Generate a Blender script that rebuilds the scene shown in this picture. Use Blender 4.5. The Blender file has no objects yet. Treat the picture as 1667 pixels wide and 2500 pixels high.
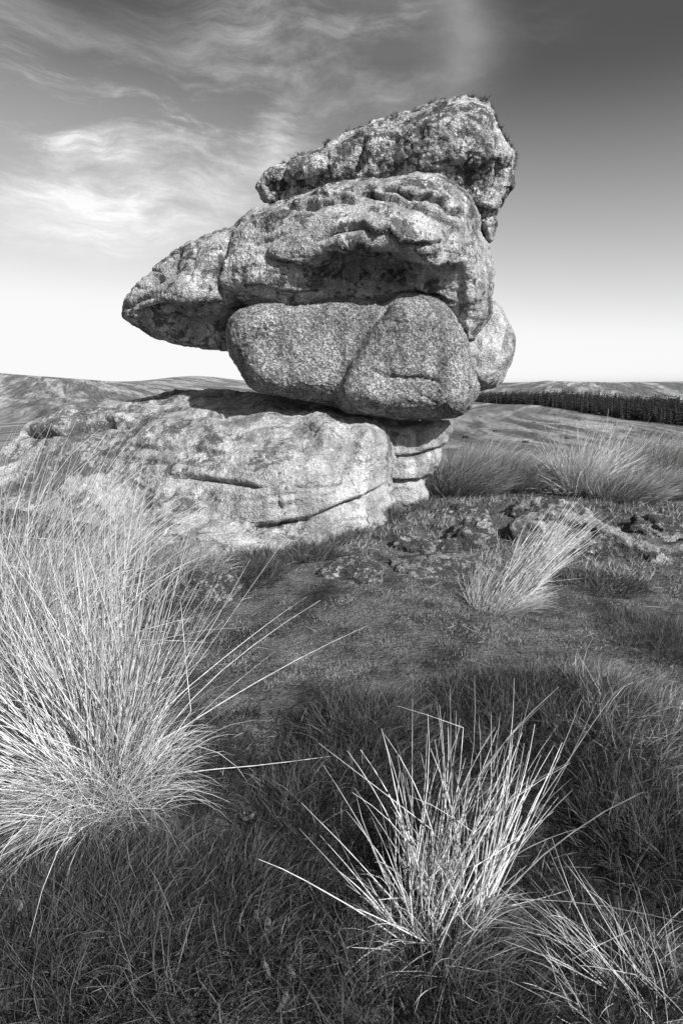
import bpy, math, random
import numpy as np
from mathutils.geometry import delaunay_2d_cdt
from mathutils import Vector

rng = np.random.default_rng(7)
random.seed(7)
scene = bpy.context.scene
COL = scene.collection
R = math.radians

# ------------------------------------------------------------------ camera, sky, sun, exposure
CAM_H = 1.55
PITCH = R(12.8)
LENS = 20.0
FPX = LENS / 36.0 * 2500.0          # focal length in photograph pixels
cam_d = bpy.data.cameras.new('camera')
cam_d.sensor_fit = 'VERTICAL'; cam_d.sensor_height = 36.0; cam_d.sensor_width = 24.0
cam_d.lens = LENS; cam_d.clip_start = 0.05; cam_d.clip_end = 30000
cam = bpy.data.objects.new('camera', cam_d); COL.objects.link(cam)
cam.location = (0, 0, CAM_H); cam.rotation_euler = (R(90) - PITCH, 0, 0)
scene.camera = cam

SUN_AZ, SUN_EL = R(141), R(37)      # azimuth clockwise from the view direction
sun_d = bpy.data.lights.new('sun', 'SUN'); sun_d.energy = 5.0; sun_d.angle = R(0.6); sun_d.color = (1, 1, 1)
sun = bpy.data.objects.new('sun', sun_d); COL.objects.link(sun)
SV = Vector((math.sin(SUN_AZ) * math.cos(SUN_EL), math.cos(SUN_AZ) * math.cos(SUN_EL), math.sin(SUN_EL)))
sun.rotation_euler = (-SV).to_track_quat('-Z', 'Y').to_euler()

def px_dir(px, py):
    dx, dy = px - 833.5, py - 1250.0
    c, s = math.cos(PITCH), math.sin(PITCH)
    v = Vector((dx, FPX * c - dy * s, -FPX * s - dy * c)); v.normalize()
    return v

world = bpy.data.worlds.new('World'); scene.world = world; world.use_nodes = True
SKY_GAIN, SKY_OFF = 6.1, -.6
def build_world():
    nt = world.node_tree; N = nt.nodes; L = nt.links
    for n in list(N): N.remove(n)
    out = N.new('ShaderNodeOutputWorld'); bg = N.new('ShaderNodeBackground'); L.new(bg.outputs[0], out.inputs[0])
    bg.inputs['Strength'].default_value = 0.074
    sky = N.new('ShaderNodeTexSky'); sky.sky_type = 'NISHITA'; sky.sun_disc = False
    sky.sun_elevation = SUN_EL; sky.sun_rotation = SUN_AZ
    sky.air_density = 1.0; sky.dust_density = 1.0; sky.ozone_density = 1.0; sky.altitude = 300
    sep = N.new('ShaderNodeSeparateColor'); L.new(sky.outputs[0], sep.inputs[0])   # red filter of the monochrome picture
    def m(op, a, b=None, c=None, clamp=False):
        n = N.new('ShaderNodeMath'); n.operation = op; n.use_clamp = clamp
        for i, v in enumerate((a, b, c)):
            if v is None: continue
            if isinstance(v, (int, float)): n.inputs[i].default_value = v
            else: L.new(v, n.inputs[i])
        return n.outputs[0]
    red = sep.outputs[0]
    # tone curve of the red-filtered negative: logarithmic, with a toe
    lg = m('LOGARITHM', m('MAXIMUM', red, 0.01), math.e)
    base = m('SMOOTH_MAX', m('ADD', m('MULTIPLY', lg, SKY_GAIN), SKY_OFF), 0.8, 0.8)
    base = m('SMOOTH_MIN', base, 8.5, 1.0)
    tc = N.new('ShaderNodeTexCoord')
    sx = N.new('ShaderNodeSeparateXYZ'); L.new(tc.outputs['Generated'], sx.inputs[0])
    az = m('ARCTAN2', sx.outputs[0], sx.outputs[1]); el = m('ARCSINE', sx.outputs[2])
    cb = N.new('ShaderNodeCombineXYZ'); L.new(az, cb.inputs[0]); L.new(el, cb.inputs[1])
    def ae(px, py):
        d = px_dir(px, py); return math.atan2(d.x, d.y), math.asin(d.z)
    # slow swirl that bends every cloud pattern
    w0 = N.new('ShaderNodeTexNoise'); L.new(cb.outputs[0], w0.inputs[0]); w0.inputs['Scale'].default_value = 4.2; w0.inputs['Detail'].default_value = 3
    wv = N.new('ShaderNodeVectorMath'); wv.operation = 'SUBTRACT'; L.new(w0.outputs['Color'], wv.inputs[0]); wv.inputs[1].default_value = (.5, .5, .5)
    wm = N.new('ShaderNodeVectorMath'); wm.operation = 'SCALE'; L.new(wv.outputs[0], wm.inputs[0]); wm.inputs['Scale'].default_value = .10
    wa = N.new('ShaderNodeVectorMath'); wa.operation = 'ADD'; L.new(cb.outputs[0], wa.inputs[0]); L.new(wm.outputs[0], wa.inputs[1])
    def noise(scale, detail, rough, dist, rot, stretch, off):
        mp = N.new('ShaderNodeMapping'); L.new(wa.outputs[0], mp.inputs[0])
        mp.inputs['Rotation'].default_value = (0, 0, R(rot)); mp.inputs['Scale'].default_value = stretch; mp.inputs['Location'].default_value = off
        n = N.new('ShaderNodeTexNoise'); L.new(mp.outputs[0], n.inputs[0])
        n.inputs['Scale'].default_value = scale; n.inputs['Detail'].default_value = detail
        n.inputs['Roughness'].default_value = rough; n.inputs['Distortion'].default_value = dist
        return n.outputs[0]
    def ss(v, a, b):
        n = N.new('ShaderNodeMapRange'); n.interpolation_type = 'SMOOTHSTEP'; L.new(v, n.inputs[0])
        n.inputs[1].default_value = a; n.inputs[2].default_value = b
        return n.outputs[0]
    sw = N.new('ShaderNodeSeparateXYZ'); L.new(wa.outputs[0], sw.inputs[0])
    def blob(px, py, rx, ry, slant=0.0):
        a0, e0 = ae(px, py)
        da = m('SUBTRACT', sw.outputs[0], a0); de = m('SUBTRACT', m('SUBTRACT', sw.outputs[1], e0), m('MULTIPLY', da, slant))
        q = m('ADD', m('POWER', m('ABSOLUTE', m('DIVIDE', da, rx / 1500.)), 2.0), m('POWER', m('ABSOLUTE', m('DIVIDE', de, ry / 1500.)), 2.0))
        return m('EXPONENT', m('MULTIPLY', q, -1.0))
    wisp = ss(noise(5.5, 10, 0.66, 0.25, -16, (0.42, 1.6, 1), (3.1, 0.4, 0)), 0.42, 0.76)
    fine = ss(noise(15.0, 10, 0.70, 0.3, -22, (0.28, 1.7, 1), (1.2, 5.4, 0)), 0.36, 0.78)
    veil = ss(noise(3.0, 9, 0.64, 0.4, 55, (0.5, 1.5, 1), (0.7, 2.2, 0)), 0.34, 0.76)
    tex0 = m('MULTIPLY', wisp, m('ADD', m('MULTIPLY', fine, .75), .45))
    tex = tex0
    cl = None
    for px_, py_, rx, ry, sl, am in ((80, 340, 280, 120, -.10, .95), (300, 262, 230, 50, .0, .7), (230, 515, 240, 60, .05, 1.0), (400, 330, 330, 80, .05, .6), (60, 200, 180, 80, -.5, .6), (600, 170, 420, 160, .2, .30), (900, 80, 300, 120, .1, .25),
                                     (690, 330, 60, 130, -1.6, .30), (560, 520, 260, 90, .1, .25)):
        t_ = m('MULTIPLY', blob(px_, py_, rx, ry, sl), am); cl = t_ if cl is None else m('ADD', cl, t_)
    cl = m('MULTIPLY', cl, m('ADD', m('MULTIPLY', tex, 1.9), .03))
    # the tall plume with a firm right edge
    a0, e0 = ae(1225, 90)
    de = m('SUBTRACT', sw.outputs[1], e0)
    edge = m('SUBTRACT', m('SUBTRACT', sw.outputs[0], a0), m('MULTIPLY', m('MULTIPLY', de, de), -8.0))
    pl = m('MULTIPLY', ss(edge, 0.05, -0.16), ss(edge, -.62, -.05))
    pl = m('MULTIPLY', pl, ss(sw.outputs[1], ae(1150, 420)[1], ae(1150, 140)[1]))
    cl = m('ADD', cl, m('MULTIPLY', pl, m('ADD', m('MULTIPLY', veil, .16), m('MULTIPLY', tex, .12))))
    rim = m('MULTIPLY', m('EXPONENT', m('MULTIPLY', m('POWER', m('DIVIDE', m('ADD', edge, .05), .045), 2.0), -1.0)), ss(sw.outputs[1], ae(1190, 330)[1], ae(1190, 90)[1]))
    cl = m('ADD', cl, m('MULTIPLY', rim, m('ADD', m('MULTIPLY', veil, .22), .07)))
    cl = m('MINIMUM', cl, 1.0)
    tot = m('ADD', m('MULTIPLY', base, m('SUBTRACT', 1.0, m('MULTIPLY', cl, 0.5))), m('MULTIPLY', cl, 6.2))
    cc = N.new('ShaderNodeCombineColor')
    for i in range(3): L.new(tot, cc.inputs[i])
    L.new(cc.outputs[0], bg.inputs['Color'])
build_world()

vs = scene.view_settings
vs.view_transform = 'Standard'; vs.look = 'None'; vs.gamma = 1.0; vs.exposure = 0.6; vs.use_curve_mapping = False
scene.render.engine = 'CYCLES'
scene.cycles.max_bounces = 6; scene.cycles.diffuse_bounces = 3; scene.cycles.transparent_max_bounces = 4

# ------------------------------------------------------------------ helpers
def tag(o, label=None, cat=None, group=None, kind=None):
    if label: o['label'] = label
    if cat: o['category'] = cat
    if group: o['group'] = group
    if kind: o['kind'] = kind
    return o

def link(name, me, parent=None, mat=None):
    o = bpy.data.objects.new(name, me); COL.objects.link(o)
    if parent is not None: o.parent = parent
    if mat is not None and me is not None and not len(me.materials): me.materials.append(mat)
    return o

def empty(name, loc):
    o = bpy.data.objects.new(name, None); COL.objects.link(o); o.location = loc; o.empty_display_size = 0.1
    return o

def np_mesh(name, verts, faces, smooth=True, tone=None):
    verts = np.asarray(verts, np.float32).reshape(-1, 3); faces = np.asarray(faces, np.int32)
    n, k = faces.shape
    me = bpy.data.meshes.new(name)
    me.vertices.add(len(verts)); me.vertices.foreach_set('co', verts.ravel())
    me.loops.add(n * k); me.loops.foreach_set('vertex_index', faces.ravel())
    me.polygons.add(n); me.polygons.foreach_set('loop_start', np.arange(0, n * k, k, dtype=np.int32))
    if smooth: me.polygons.foreach_set('use_smooth', np.ones(n, bool))
    if tone is not None:
        a = me.attributes.new('tone', 'FLOAT', 'POINT'); a.data.foreach_set('value', np.asarray(tone, np.float32).ravel())
    me.update(); me.validate()
    return me

# gradient noise on arrays of points
_perm = np.random.default_rng(3).permutation(256).astype(np.int64); _perm = np.concatenate([_perm, _perm, _perm])
_g = np.random.default_rng(4).normal(size=(256, 3)); _g /= np.linalg.norm(_g, axis=1)[:, None]
def gnoise(p):
    p = np.asarray(p, float); i = np.floor(p).astype(np.int64); f = p - i; i &= 255
    u = f * f * f * (f * (f * 6 - 15) + 10)
    r = np.zeros(len(p))
    for dx in (0, 1):
        wx = u[:, 0] if dx else 1 - u[:, 0]
        for dy in (0, 1):
            wy = u[:, 1] if dy else 1 - u[:, 1]
            for dz in (0, 1):
                wz = u[:, 2] if dz else 1 - u[:, 2]
                h = _perm[_perm[_perm[(i[:, 0] + dx) & 255] + ((i[:, 1] + dy) & 255)] + ((i[:, 2] + dz) & 255)]
                g = _g[h]
                r += wx * wy * wz * (g[:, 0] * (f[:, 0] - dx) + g[:, 1] * (f[:, 1] - dy) + g[:, 2] * (f[:, 2] - dz))
    return r * 1.6
def fbm(p, octv=4, gain=0.5):
    s = 0; a = 1.0; q = np.asarray(p, float) + 17.3
    for _ in range(octv):
        s = s + a * gnoise(q); q = q * 2.03 + 5.7; a *= gain
    return s
def n2(x, y, sc, seed=0.0, octv=3):
    x = np.asarray(x, float).ravel(); y = np.asarray(y, float).ravel()
    return fbm(np.stack([x * sc + seed, y * sc - seed * 1.7, np.full_like(x, seed * 3.1)], 1), octv)
def sstep(v, a, b):
    t = np.clip((v - a) / (b - a), 0, 1); return t * t * (3 - 2 * t)

_c, _s = math.cos(PITCH), math.sin(PITCH)
def unproj(px, py, Y):
    px, py, Y = np.broadcast_arrays(np.asarray(px, float), np.asarray(py, float), np.asarray(Y, float))
    dx, dy = px - 833.5, py - 1250.0
    vy = FPX * _c - dy * _s; vz = -FPX * _s - dy * _c
    k = Y / vy
    return np.stack([dx * k, Y, CAM_H + vz * k], -1)
def proj(P):
    x, y, z = P[..., 0], P[..., 1], P[..., 2] - CAM_H
    d = y * _c - z * _s; u = y * _s + z * _c
    return 833.5 + FPX * x / d, 1250.0 - FPX * u / d

# ------------------------------------------------------------------ ground heights
HUM = []          # hummocks: x, y, radius, height
def far_z(x, y):
    r = np.hypot(x, y); a = np.arctan2(x, y)
    ppx = 833.5 + FPX / _c * np.tan(np.clip(a, -1.3, 1.3))
    prof = np.interp(r, [0, 8.5, 11, 14, 20, 40, 80, 140, 220, 400, 700, 1100, 1600],
                     [0, 0, -.12, -.5, -1.35, -3.9, -7.6, -11.6, -14, -16.5, -19, -18, -12])
    ridge = np.interp(ppx, [-1500, -400, 0, 150, 260, 360, 500, 700, 1100, 1250, 1310, 1335, 1350, 1400, 1500, 1667, 2500],
                      [70, 52, 33, 19, 8, 0, -3, -2, 0, 2, 5.5, 9.5, 7.5, 5.5, 3.5, 6, 15])
    t = sstep(r, 900, 2300)
    z = prof * (1 - t) + ridge * t
    hill2 = 50 * np.exp(-((ppx - 480) / 120) ** 2) * sstep(r, 2600, 4200)
    z = z + hill2 - 25 * sstep(r, 4300, 9000)
    z = z + sstep(r, 60, 300) * 2.2 * n2(x, y, 1 / 160., 2.0).reshape(np.shape(z)) * (1 - sstep(r, 1500, 2300) * .6)
    # rounded rise under the plantation
    z = z + 6 * np.exp(-((x - 300) / 110) ** 2 - ((y - 620) / 110) ** 2)
    return z
def ground_z(x, y):
    x = np.asarray(x, float); y = np.asarray(y, float)
    z = far_z(x, y)
    r = np.hypot(x, y)
    near = 1 - sstep(r, 14, 40)
    z = z + near * (0.05 * n2(x, y, 0.55, 1.0).reshape(np.shape(z)) + 0.022 * n2(x, y, 2.3, 4.0).reshape(np.shape(z)) * sstep(r, .3, 1.5))
    z = z + 0.18 * sstep(-x, 1.2, 4) * near
    for hx, hy, hr, hh in HUM:
        z = z + hh * np.exp(-((x - hx) ** 2 + (y - hy) ** 2) / hr ** 2)
    return z
def ground_hit(px, py):
    d = np.array(px_dir(px, py)); t = np.concatenate([np.linspace(.8, 14, 1400)])
    P = np.array([0, 0, CAM_H]) + t[:, None] * d
    g = P[:, 2] - ground_z(P[:, 0], P[:, 1])
    k = np.argmax(g < 0) if (g < 0).any() else len(t) - 1
    return P[k]
def hum(px, py, rad, h):
    p = ground_hit(px, py); HUM.append((p[0], p[1], rad, h)); return p
hum(900, 1800, .24, .09); hum(1180, 1740, .25, .08); hum(1340, 1760, .3, .11); hum(1540, 1790, .33, .13); hum(1640, 2150, .3, .08)
hum(420, 1400, .5, .10); hum(1020, 1290, .7, .10); hum(780, 1400, .5, .06); hum(1240, 1270, .9, .08)

# ------------------------------------------------------------------ materials (procedural, monochrome)
def new_mat(name):
    mt = bpy.data.materials.new(name); mt.use_nodes = True
    nt = mt.node_tree
    for n in list(nt.nodes): nt.nodes.remove(n)
    out = nt.nodes.new('ShaderNodeOutputMaterial'); bs = nt.nodes.new('ShaderNodeBsdfPrincipled')
    nt.links.new(bs.outputs[0], out.inputs[0]); bs.inputs['Roughness'].default_value = 0.9
    bs.inputs['Specular IOR Level'].default_value = 0.15
    return mt, nt, bs, out
class NB:
    def __init__(s, nt): s.nt = nt; s.N = nt.nodes; s.L = nt.links; s.tc = s.N.new('ShaderNodeTexCoord')
    def put(s, sock, v):
        if isinstance(v, (int, float)): sock.default_value = v
        elif isinstance(v, (tuple, list)): sock.default_value = v
        else: s.L.new(v, sock)
    def m(s, op, a, b=None, clamp=False):
        n = s.N.new('ShaderNodeMath'); n.operation = op; n.use_clamp = clamp; s.put(n.inputs[0], a)
        if b is not None: s.put(n.inputs[1], b)
        return n.outputs[0]
    def coord(s, scale=(1, 1, 1), src='Object', rot=(0, 0, 0), loc=(0, 0, 0)):
        mp = s.N.new('ShaderNodeMapping'); s.L.new(s.tc.outputs[src], mp.inputs[0])
        mp.inputs['Scale'].default_value = scale; mp.inputs['Rotation'].default_value = rot; mp.inputs['Location'].default_value = loc
        return mp.outputs[0]
    def noise(s, vec, scale, detail=4, rough=.55, dist=0.0):
        n = s.N.new('ShaderNodeTexNoise'); s.L.new(vec, n.inputs[0]); n.inputs['Scale'].default_value = scale
        n.inputs['Detail'].default_value = detail; n.inputs['Roughness'].default_value = rough; n.inputs['Distortion'].default_value = dist
        return n.outputs[0]
    def voro(s, vec, scale, feature='F1', out='Distance', rand=1.0):
        n = s.N.new('ShaderNodeTexVoronoi'); n.feature = feature; s.L.new(vec, n.inputs[0]); n.inputs['Scale'].default_value = scale
        n.inputs['Randomness'].default_value = rand
        return n.outputs[out]
    def ss(s, v, a, b, lo=0.0, hi=1.0):
        n = s.N.new('ShaderNodeMapRange'); n.interpolation_type = 'SMOOTHSTEP'; s.put(n.inputs[0], v)
        n.inputs[1].default_value = a; n.inputs[2].default_value = b; n.inputs[3].default_value = lo; n.inputs[4].default_value = hi
        return n.outputs[0]
    def mix(s, f, a, b):
        n = s.N.new('ShaderNodeMix'); n.data_type = 'FLOAT'; s.put(n.inputs[0], f); s.put(n.inputs[2], a); s.put(n.inputs[3], b)
        return n.outputs[0]
    def grey(s, v):
        n = s.N.new('ShaderNodeCombineColor')
        for i in range(3): s.L.new(v, n.inputs[i])
        return n.outputs[0]
    def bump(s, h, dist, strength=1.0, prev=None):
        n = s.N.new('ShaderNodeBump'); n.inputs['Distance'].default_value = dist; n.inputs['Strength'].default_value = strength
        s.L.new(h, n.inputs['Height'])
        if prev is not None: s.L.new(prev, n.inputs['Normal'])
        return n.outputs[0]

def granite(name, tone=0.33, dark=0.5, white=0.4, grain=1.0, moss=0.0, seed=0.0, dark_scale=3.2, cry=1.0, dstr=.82, xdark=None, bare_top=False):
    mt, nt, bs, out = new_mat(name); b = NB(nt)
    v = b.coord(loc=(seed * 3.1, seed * 7.7, seed * 1.3))
    big = b.noise(v, 1.3, 5, .6)
    # feldspar crystals, quartz, biotite
    cell = b.N.new('ShaderNodeTexVoronoi'); b.L.new(v, cell.inputs[0]); cell.inputs['Scale'].default_value = 58
    sepc = b.N.new('ShaderNodeSeparateColor'); b.L.new(cell.outputs['Color'], sepc.inputs[0])
    cr = sepc.outputs[0]
    crystal = b.ss(cr, .15, 1.0, 1 - .5 * cry, 1 + .5 * cry)
    fine = b.noise(v, 120, 3, .7)
    base = b.m('MULTIPLY', b.m('MULTIPLY', crystal, b.ss(fine, .3, .7, 1 - .4 * cry, 1 + .4 * cry)), tone)
    base = b.m('MULTIPLY', base, b.ss(big, .3, .7, .78, 1.2))
    # dark crust of lichen in ragged patches
    d1 = b.noise(v, dark_scale, 9, .68, .5)
    d2 = b.noise(v, 17, 5, .7)
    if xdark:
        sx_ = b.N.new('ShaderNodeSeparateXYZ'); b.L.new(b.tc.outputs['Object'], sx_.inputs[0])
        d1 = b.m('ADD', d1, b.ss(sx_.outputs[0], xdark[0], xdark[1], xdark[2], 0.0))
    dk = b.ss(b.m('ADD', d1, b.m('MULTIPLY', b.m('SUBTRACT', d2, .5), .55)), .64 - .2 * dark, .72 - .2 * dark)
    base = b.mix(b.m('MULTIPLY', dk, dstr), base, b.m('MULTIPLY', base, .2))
    # soft weathering bands that run down the stone
    rn = b.noise(b.coord(scale=(2.6, 2.6, .5), loc=(seed, 0, 0)), 1.6, 7, .65, .4)
    base = b.m('MULTIPLY', base, b.ss(rn, .32, .66, .50, 1.22))
    # pale crustose lichen rosettes
    w1 = b.noise(b.coord(loc=(9 + seed, 3, 5)), 4.6, 8, .66, .3)
    w2 = b.noise(v, 34, 4, .7)
    wt = b.ss(b.m('ADD', w1, b.m('MULTIPLY', b.m('SUBTRACT', w2, .5), .35)), .70 - .18 * white, .75 - .18 * white)
    base = b.mix(b.m('MULTIPLY', wt, .8), base, b.ss(w2, .3, .7, .48, .72))
    # small dark specks
    sp = b.ss(b.noise(v, 75, 2, .5), .60, .68)
    base = b.mix(b.m('MULTIPLY', sp, .5 * cry), base, .05)
    if moss > 0:
        mo = b.ss(b.m('ADD', b.noise(b.coord(loc=(2, 8 + seed, 1)), 2.4, 8, .7, .4), b.m('MULTIPLY', b.m('SUBTRACT', d2, .5), .4)), .66 - .25 * moss, .71 - .25 * moss)
        if bare_top:
            gn = b.N.new('ShaderNodeNewGeometry'); sz_ = b.N.new('ShaderNodeSeparateXYZ'); b.L.new(gn.outputs['Normal'], sz_.inputs[0])
            mo = b.m('MULTIPLY', mo, b.ss(sz_.outputs[2], .45, .95, 1.0, .25))
        base = b.mix(mo, base, b.ss(b.noise(v, 90, 3, .7), .3, .7, .03, .10))
    b.L.new(b.grey(base), bs.inputs['Base Color'])
    vd = b.voro(v, 58)
    n1 = b.bump(b.noise(v, 9, 6, .65), .05, .7)
    n2_ = b.bump(vd, .03 * grain, .9, n1)
    n3 = b.bump(b.noise(v, 95, 4, .7), .022 * grain, .9, n2_)
    b.L.new(n3, bs.inputs['Normal'])
    return mt

def ground_mat():
    mt, nt, bs, out = new_mat('moor_ground'); b = NB(nt)
    v = b.coord()
    soil = b.ss(b.noise(v, 2.2, 9, .72), .32, .68, .03, .17)
    soil = b.m('MULTIPLY', soil, b.ss(b.noise(v, 60, 4, .7), .3, .7, .5, 1.5))
    # open moor seen from afar: bleached grass and heather in drifts
    sp_ = b.N.new('ShaderNodeSeparateXYZ'); b.L.new(b.tc.outputs['Object'], sp_.inputs[0]); X_, Y_ = sp_.outputs[0], sp_.outputs[1]
    def drift(az, fx, fy, off=0.):
        """coordinates for vegetation drifts and gullies that run towards azimuth az"""
        c_, s_ = math.cos(R(az)), math.sin(R(az))
        u_ = b.m('SUBTRACT', b.m('MULTIPLY', X_, c_), b.m('MULTIPLY', Y_, s_)); v_ = b.m('ADD', b.m('MULTIPLY', X_, s_), b.m('MULTIPLY', Y_, c_))
        cb_ = b.N.new('ShaderNodeCombineXYZ'); b.L.new(b.m('MULTIPLY', u_, fx), cb_.inputs[0]); b.L.new(b.m('MULTIPLY', v_, fy), cb_.inputs[1]); cb_.inputs[2].default_value = off
        return cb_.outputs[0]
    f1 = b.noise(drift(8, .10, .010), 1.0, 9, .68, .5)
    f2 = b.noise(drift(22, .9, .07, 3.), 1.0, 9, .78)
    f3 = b.noise(drift(30, .02, .004, 5.), 1.0, 8, .7, .4)
    far = b.mix(b.ss(f1, .42, .60), .08, .27)
    far = b.m('MULTIPLY', far, b.ss(f2, .3, .7, .35, 1.6))
    far = b.m('MULTIPLY', far, b.ss(f3, .3, .7, .7, 1.25))
    ln = b.N.new('ShaderNodeVectorMath'); ln.operation = 'LENGTH'; b.L.new(b.tc.outputs['Object'], ln.inputs[0])
    lr = b.ss(X_, -60, 60)
    g1 = b.mix(lr, b.noise(drift(-26, .020, .0012), 1.0, 9, .70, .4), b.noise(drift(22, .020, .0012, 2.), 1.0, 9, .70, .4))
    g2 = b.mix(lr, b.noise(drift(-24, .16, .006, 4.), 1.0, 8, .75), b.noise(drift(24, .16, .006, 7.), 1.0, 8, .75))
    hill = b.m('MULTIPLY', b.mix(b.ss(g1, .44, .58), .10, .28), b.ss(g2, .34, .66, .45, 1.6))
    far = b.mix(b.ss(ln.outputs['Value'], 220, 420), far, hill)
    t = b.ss(ln.outputs['Value'], 9, 22)
    b.L.new(b.grey(b.mix(t, soil, far)), bs.inputs['Base Color'])
    nb = b.bump(b.noise(v, 22, 7, .7), .06, .9)
    nb2 = b.bump(b.noise(b.coord(scale=(.5, .5, .5)), 1.0, 8, .75), .5, .8, nb)
    b.L.new(nb2, bs.inputs['Normal'])
    return mt

def blade_mat(name, lo, hi, rough=.6, trans=.25, rnd=False):
    mt, nt, bs, out = new_mat(name); b = NB(nt)
    if rnd:
        oi = b.N.new('ShaderNodeObjectInfo'); f = oi.outputs['Random']
    else:
        at = b.N.new('ShaderNodeAttribute'); at.attribute_name = 'tone'; f = at.outputs['Fac']
    streak = b.noise(b.coord(scale=(40, 40, 14)), 1.0, 3, .6)
    val = b.m('MULTIPLY', b.mix(f, lo, hi), b.ss(streak, .3, .7, .75, 1.25))
    col = b.grey(val)
    b.L.new(col, bs.inputs['Base Color']); bs.inputs['Roughness'].default_value = rough
    bs.inputs['Specular IOR Level'].default_value = .25
    tr = b.N.new('ShaderNodeBsdfTranslucent'); b.L.new(col, tr.inputs[0])
    mx = b.N.new('ShaderNodeMixShader'); mx.inputs[0].default_value = trans
    b.L.new(bs.outputs[0], mx.inputs[1]); b.L.new(tr.outputs[0], mx.inputs[2]); b.L.new(mx.outputs[0], out.inputs[0])
    return mt

M_GROUND = ground_mat()
M_TURF = blade_mat('turf_blades', .02, .30, .6, .2)
M_STRAW = blade_mat('straw_blades', .20, .80, .45, .25)
M_STEM = blade_mat('rush_stems', .30, .88, .4, .10, rnd=True)
M_MOORGRASS = blade_mat('moor_grass_blades', .05, .60, .5, .25)
M_TUSS = blade_mat('hummock_blades', .012, .16, .5, .2)
M_NEEDLE = blade_mat('conifer_needles', .008, .03, .8, .0)
M_NEEDLE2 = blade_mat('edge_conifer_needles', .012, .05, .8, .0)
M_BARK, _nt, _bs, _o = new_mat('bark'); _b = NB(_nt)
_b.L.new(_b.grey(_b.ss(_b.noise(_b.coord(scale=(3, 3, .6)), 2.0, 5, .6), .3, .7, .04, .12)), _bs.inputs['Base Color'])

# ------------------------------------------------------------------ the ground sheet
def build_ground():
    rr = np.concatenate([[0.0], np.geomspace(.25, 16, 190), np.geomspace(16.6, 9000, 200)])
    na = 420
    # fine in front of the camera, coarse behind
    af = np.linspace(-R(48), R(48), na - 70); ab = np.linspace(R(48), R(312), 72)[1:-1]
    aa = np.concatenate([af, ab]); na = len(aa)
    A, RR = np.meshgrid(aa, rr[1:])
    X = RR * np.sin(A); Yv = RR * np.cos(A)
    Z = ground_z(X, Yv)
    V = np.concatenate([[[0, 0, float(ground_z(np.array([0.]), np.array([0.]))[0])]], np.stack([X, Yv, Z], -1).reshape(-1, 3)])
    nr = len(rr) - 1
    idx = 1 + np.arange(nr * na).reshape(nr, na)
    a = idx[:-1]; c = idx[1:]
    F = np.stack([a, np.roll(a, -1, 1), np.roll(c, -1, 1), c], -1).reshape(-1, 4)[:, ::-1]
    F0 = np.stack([np.zeros(na, int), np.roll(idx[0], -1), idx[0], idx[0]], -1)
    me = np_mesh('ground', V, F)
    o = link('ground', me, mat=M_GROUND); tag(o, kind='structure')
    # centre fan
    me2 = np_mesh('ground_patch', V[:1 + na], np.stack([np.zeros(na, int), np.roll(idx[0], -1), idx[0]], -1))
    o2 = link('ground_under_camera', me2, mat=M_GROUND); tag(o2, kind='structure')
build_ground()

# ------------------------------------------------------------------ rocks
def catmull(pts, step):
    P = np.array(pts, float); n = len(P); out = []
    for i in range(n):
        p0, p1, p2, p3 = P[i - 1], P[i], P[(i + 1) % n], P[(i + 2) % n]
        k = max(2, int(np.hypot(*(p2 - p1)[:2]) / step))
        for t in np.arange(k) / k:
            lin = p1 + (p2 - p1) * t
            cm = .5 * (2 * p1 + (p2 - p0) * t + (2 * p0 - 5 * p1 + 4 * p2 - p3) * t * t + (3 * p1 - p0 - 3 * p2 + p3) * t ** 3)
            out.append(.35 * lin + .65 * cm)
    return np.array(out)
def seg_dist(Q, A, B):
    """distance from points Q (n,2) to segments A-B (m,2), and side"""
    d = B - A; L2 = (d ** 2).sum(1) + 1e-9
    t = np.clip(((Q[:, None] - A[None]) * d[None]).sum(2) / L2[None], 0, 1)
    C = A[None] + t[..., None] * d[None]
    dist = np.hypot(Q[:, None, 0] - C[..., 0], Q[:, None, 1] - C[..., 1])
    k = dist.argmin(1); ii = np.arange(len(Q))
    side = d[k, 0] * (Q[:, 1] - A[k, 1]) - d[k, 1] * (Q[:, 0] - A[k, 0])     # >0 below the line for left-to-right strokes
    frac = (k + t[ii, k]) / len(A)
    return dist[ii, k], np.sign(side), frac
def rbf(P, vals, Q, c=60., reg=1e-3):
    ph = lambda A, B: np.sqrt(((A[:, None] - B[None]) ** 2).sum(2) + c * c)
    K = ph(P, P) - np.eye(len(P)) * reg * c
    mu = vals.mean()
    w = np.linalg.solve(K, vals - mu)
    out = np.empty(len(Q))
    for i in range(0, len(Q), 4000): out[i:i + 4000] = ph(Q[i:i + 4000], P) @ w + mu
    return out

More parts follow.
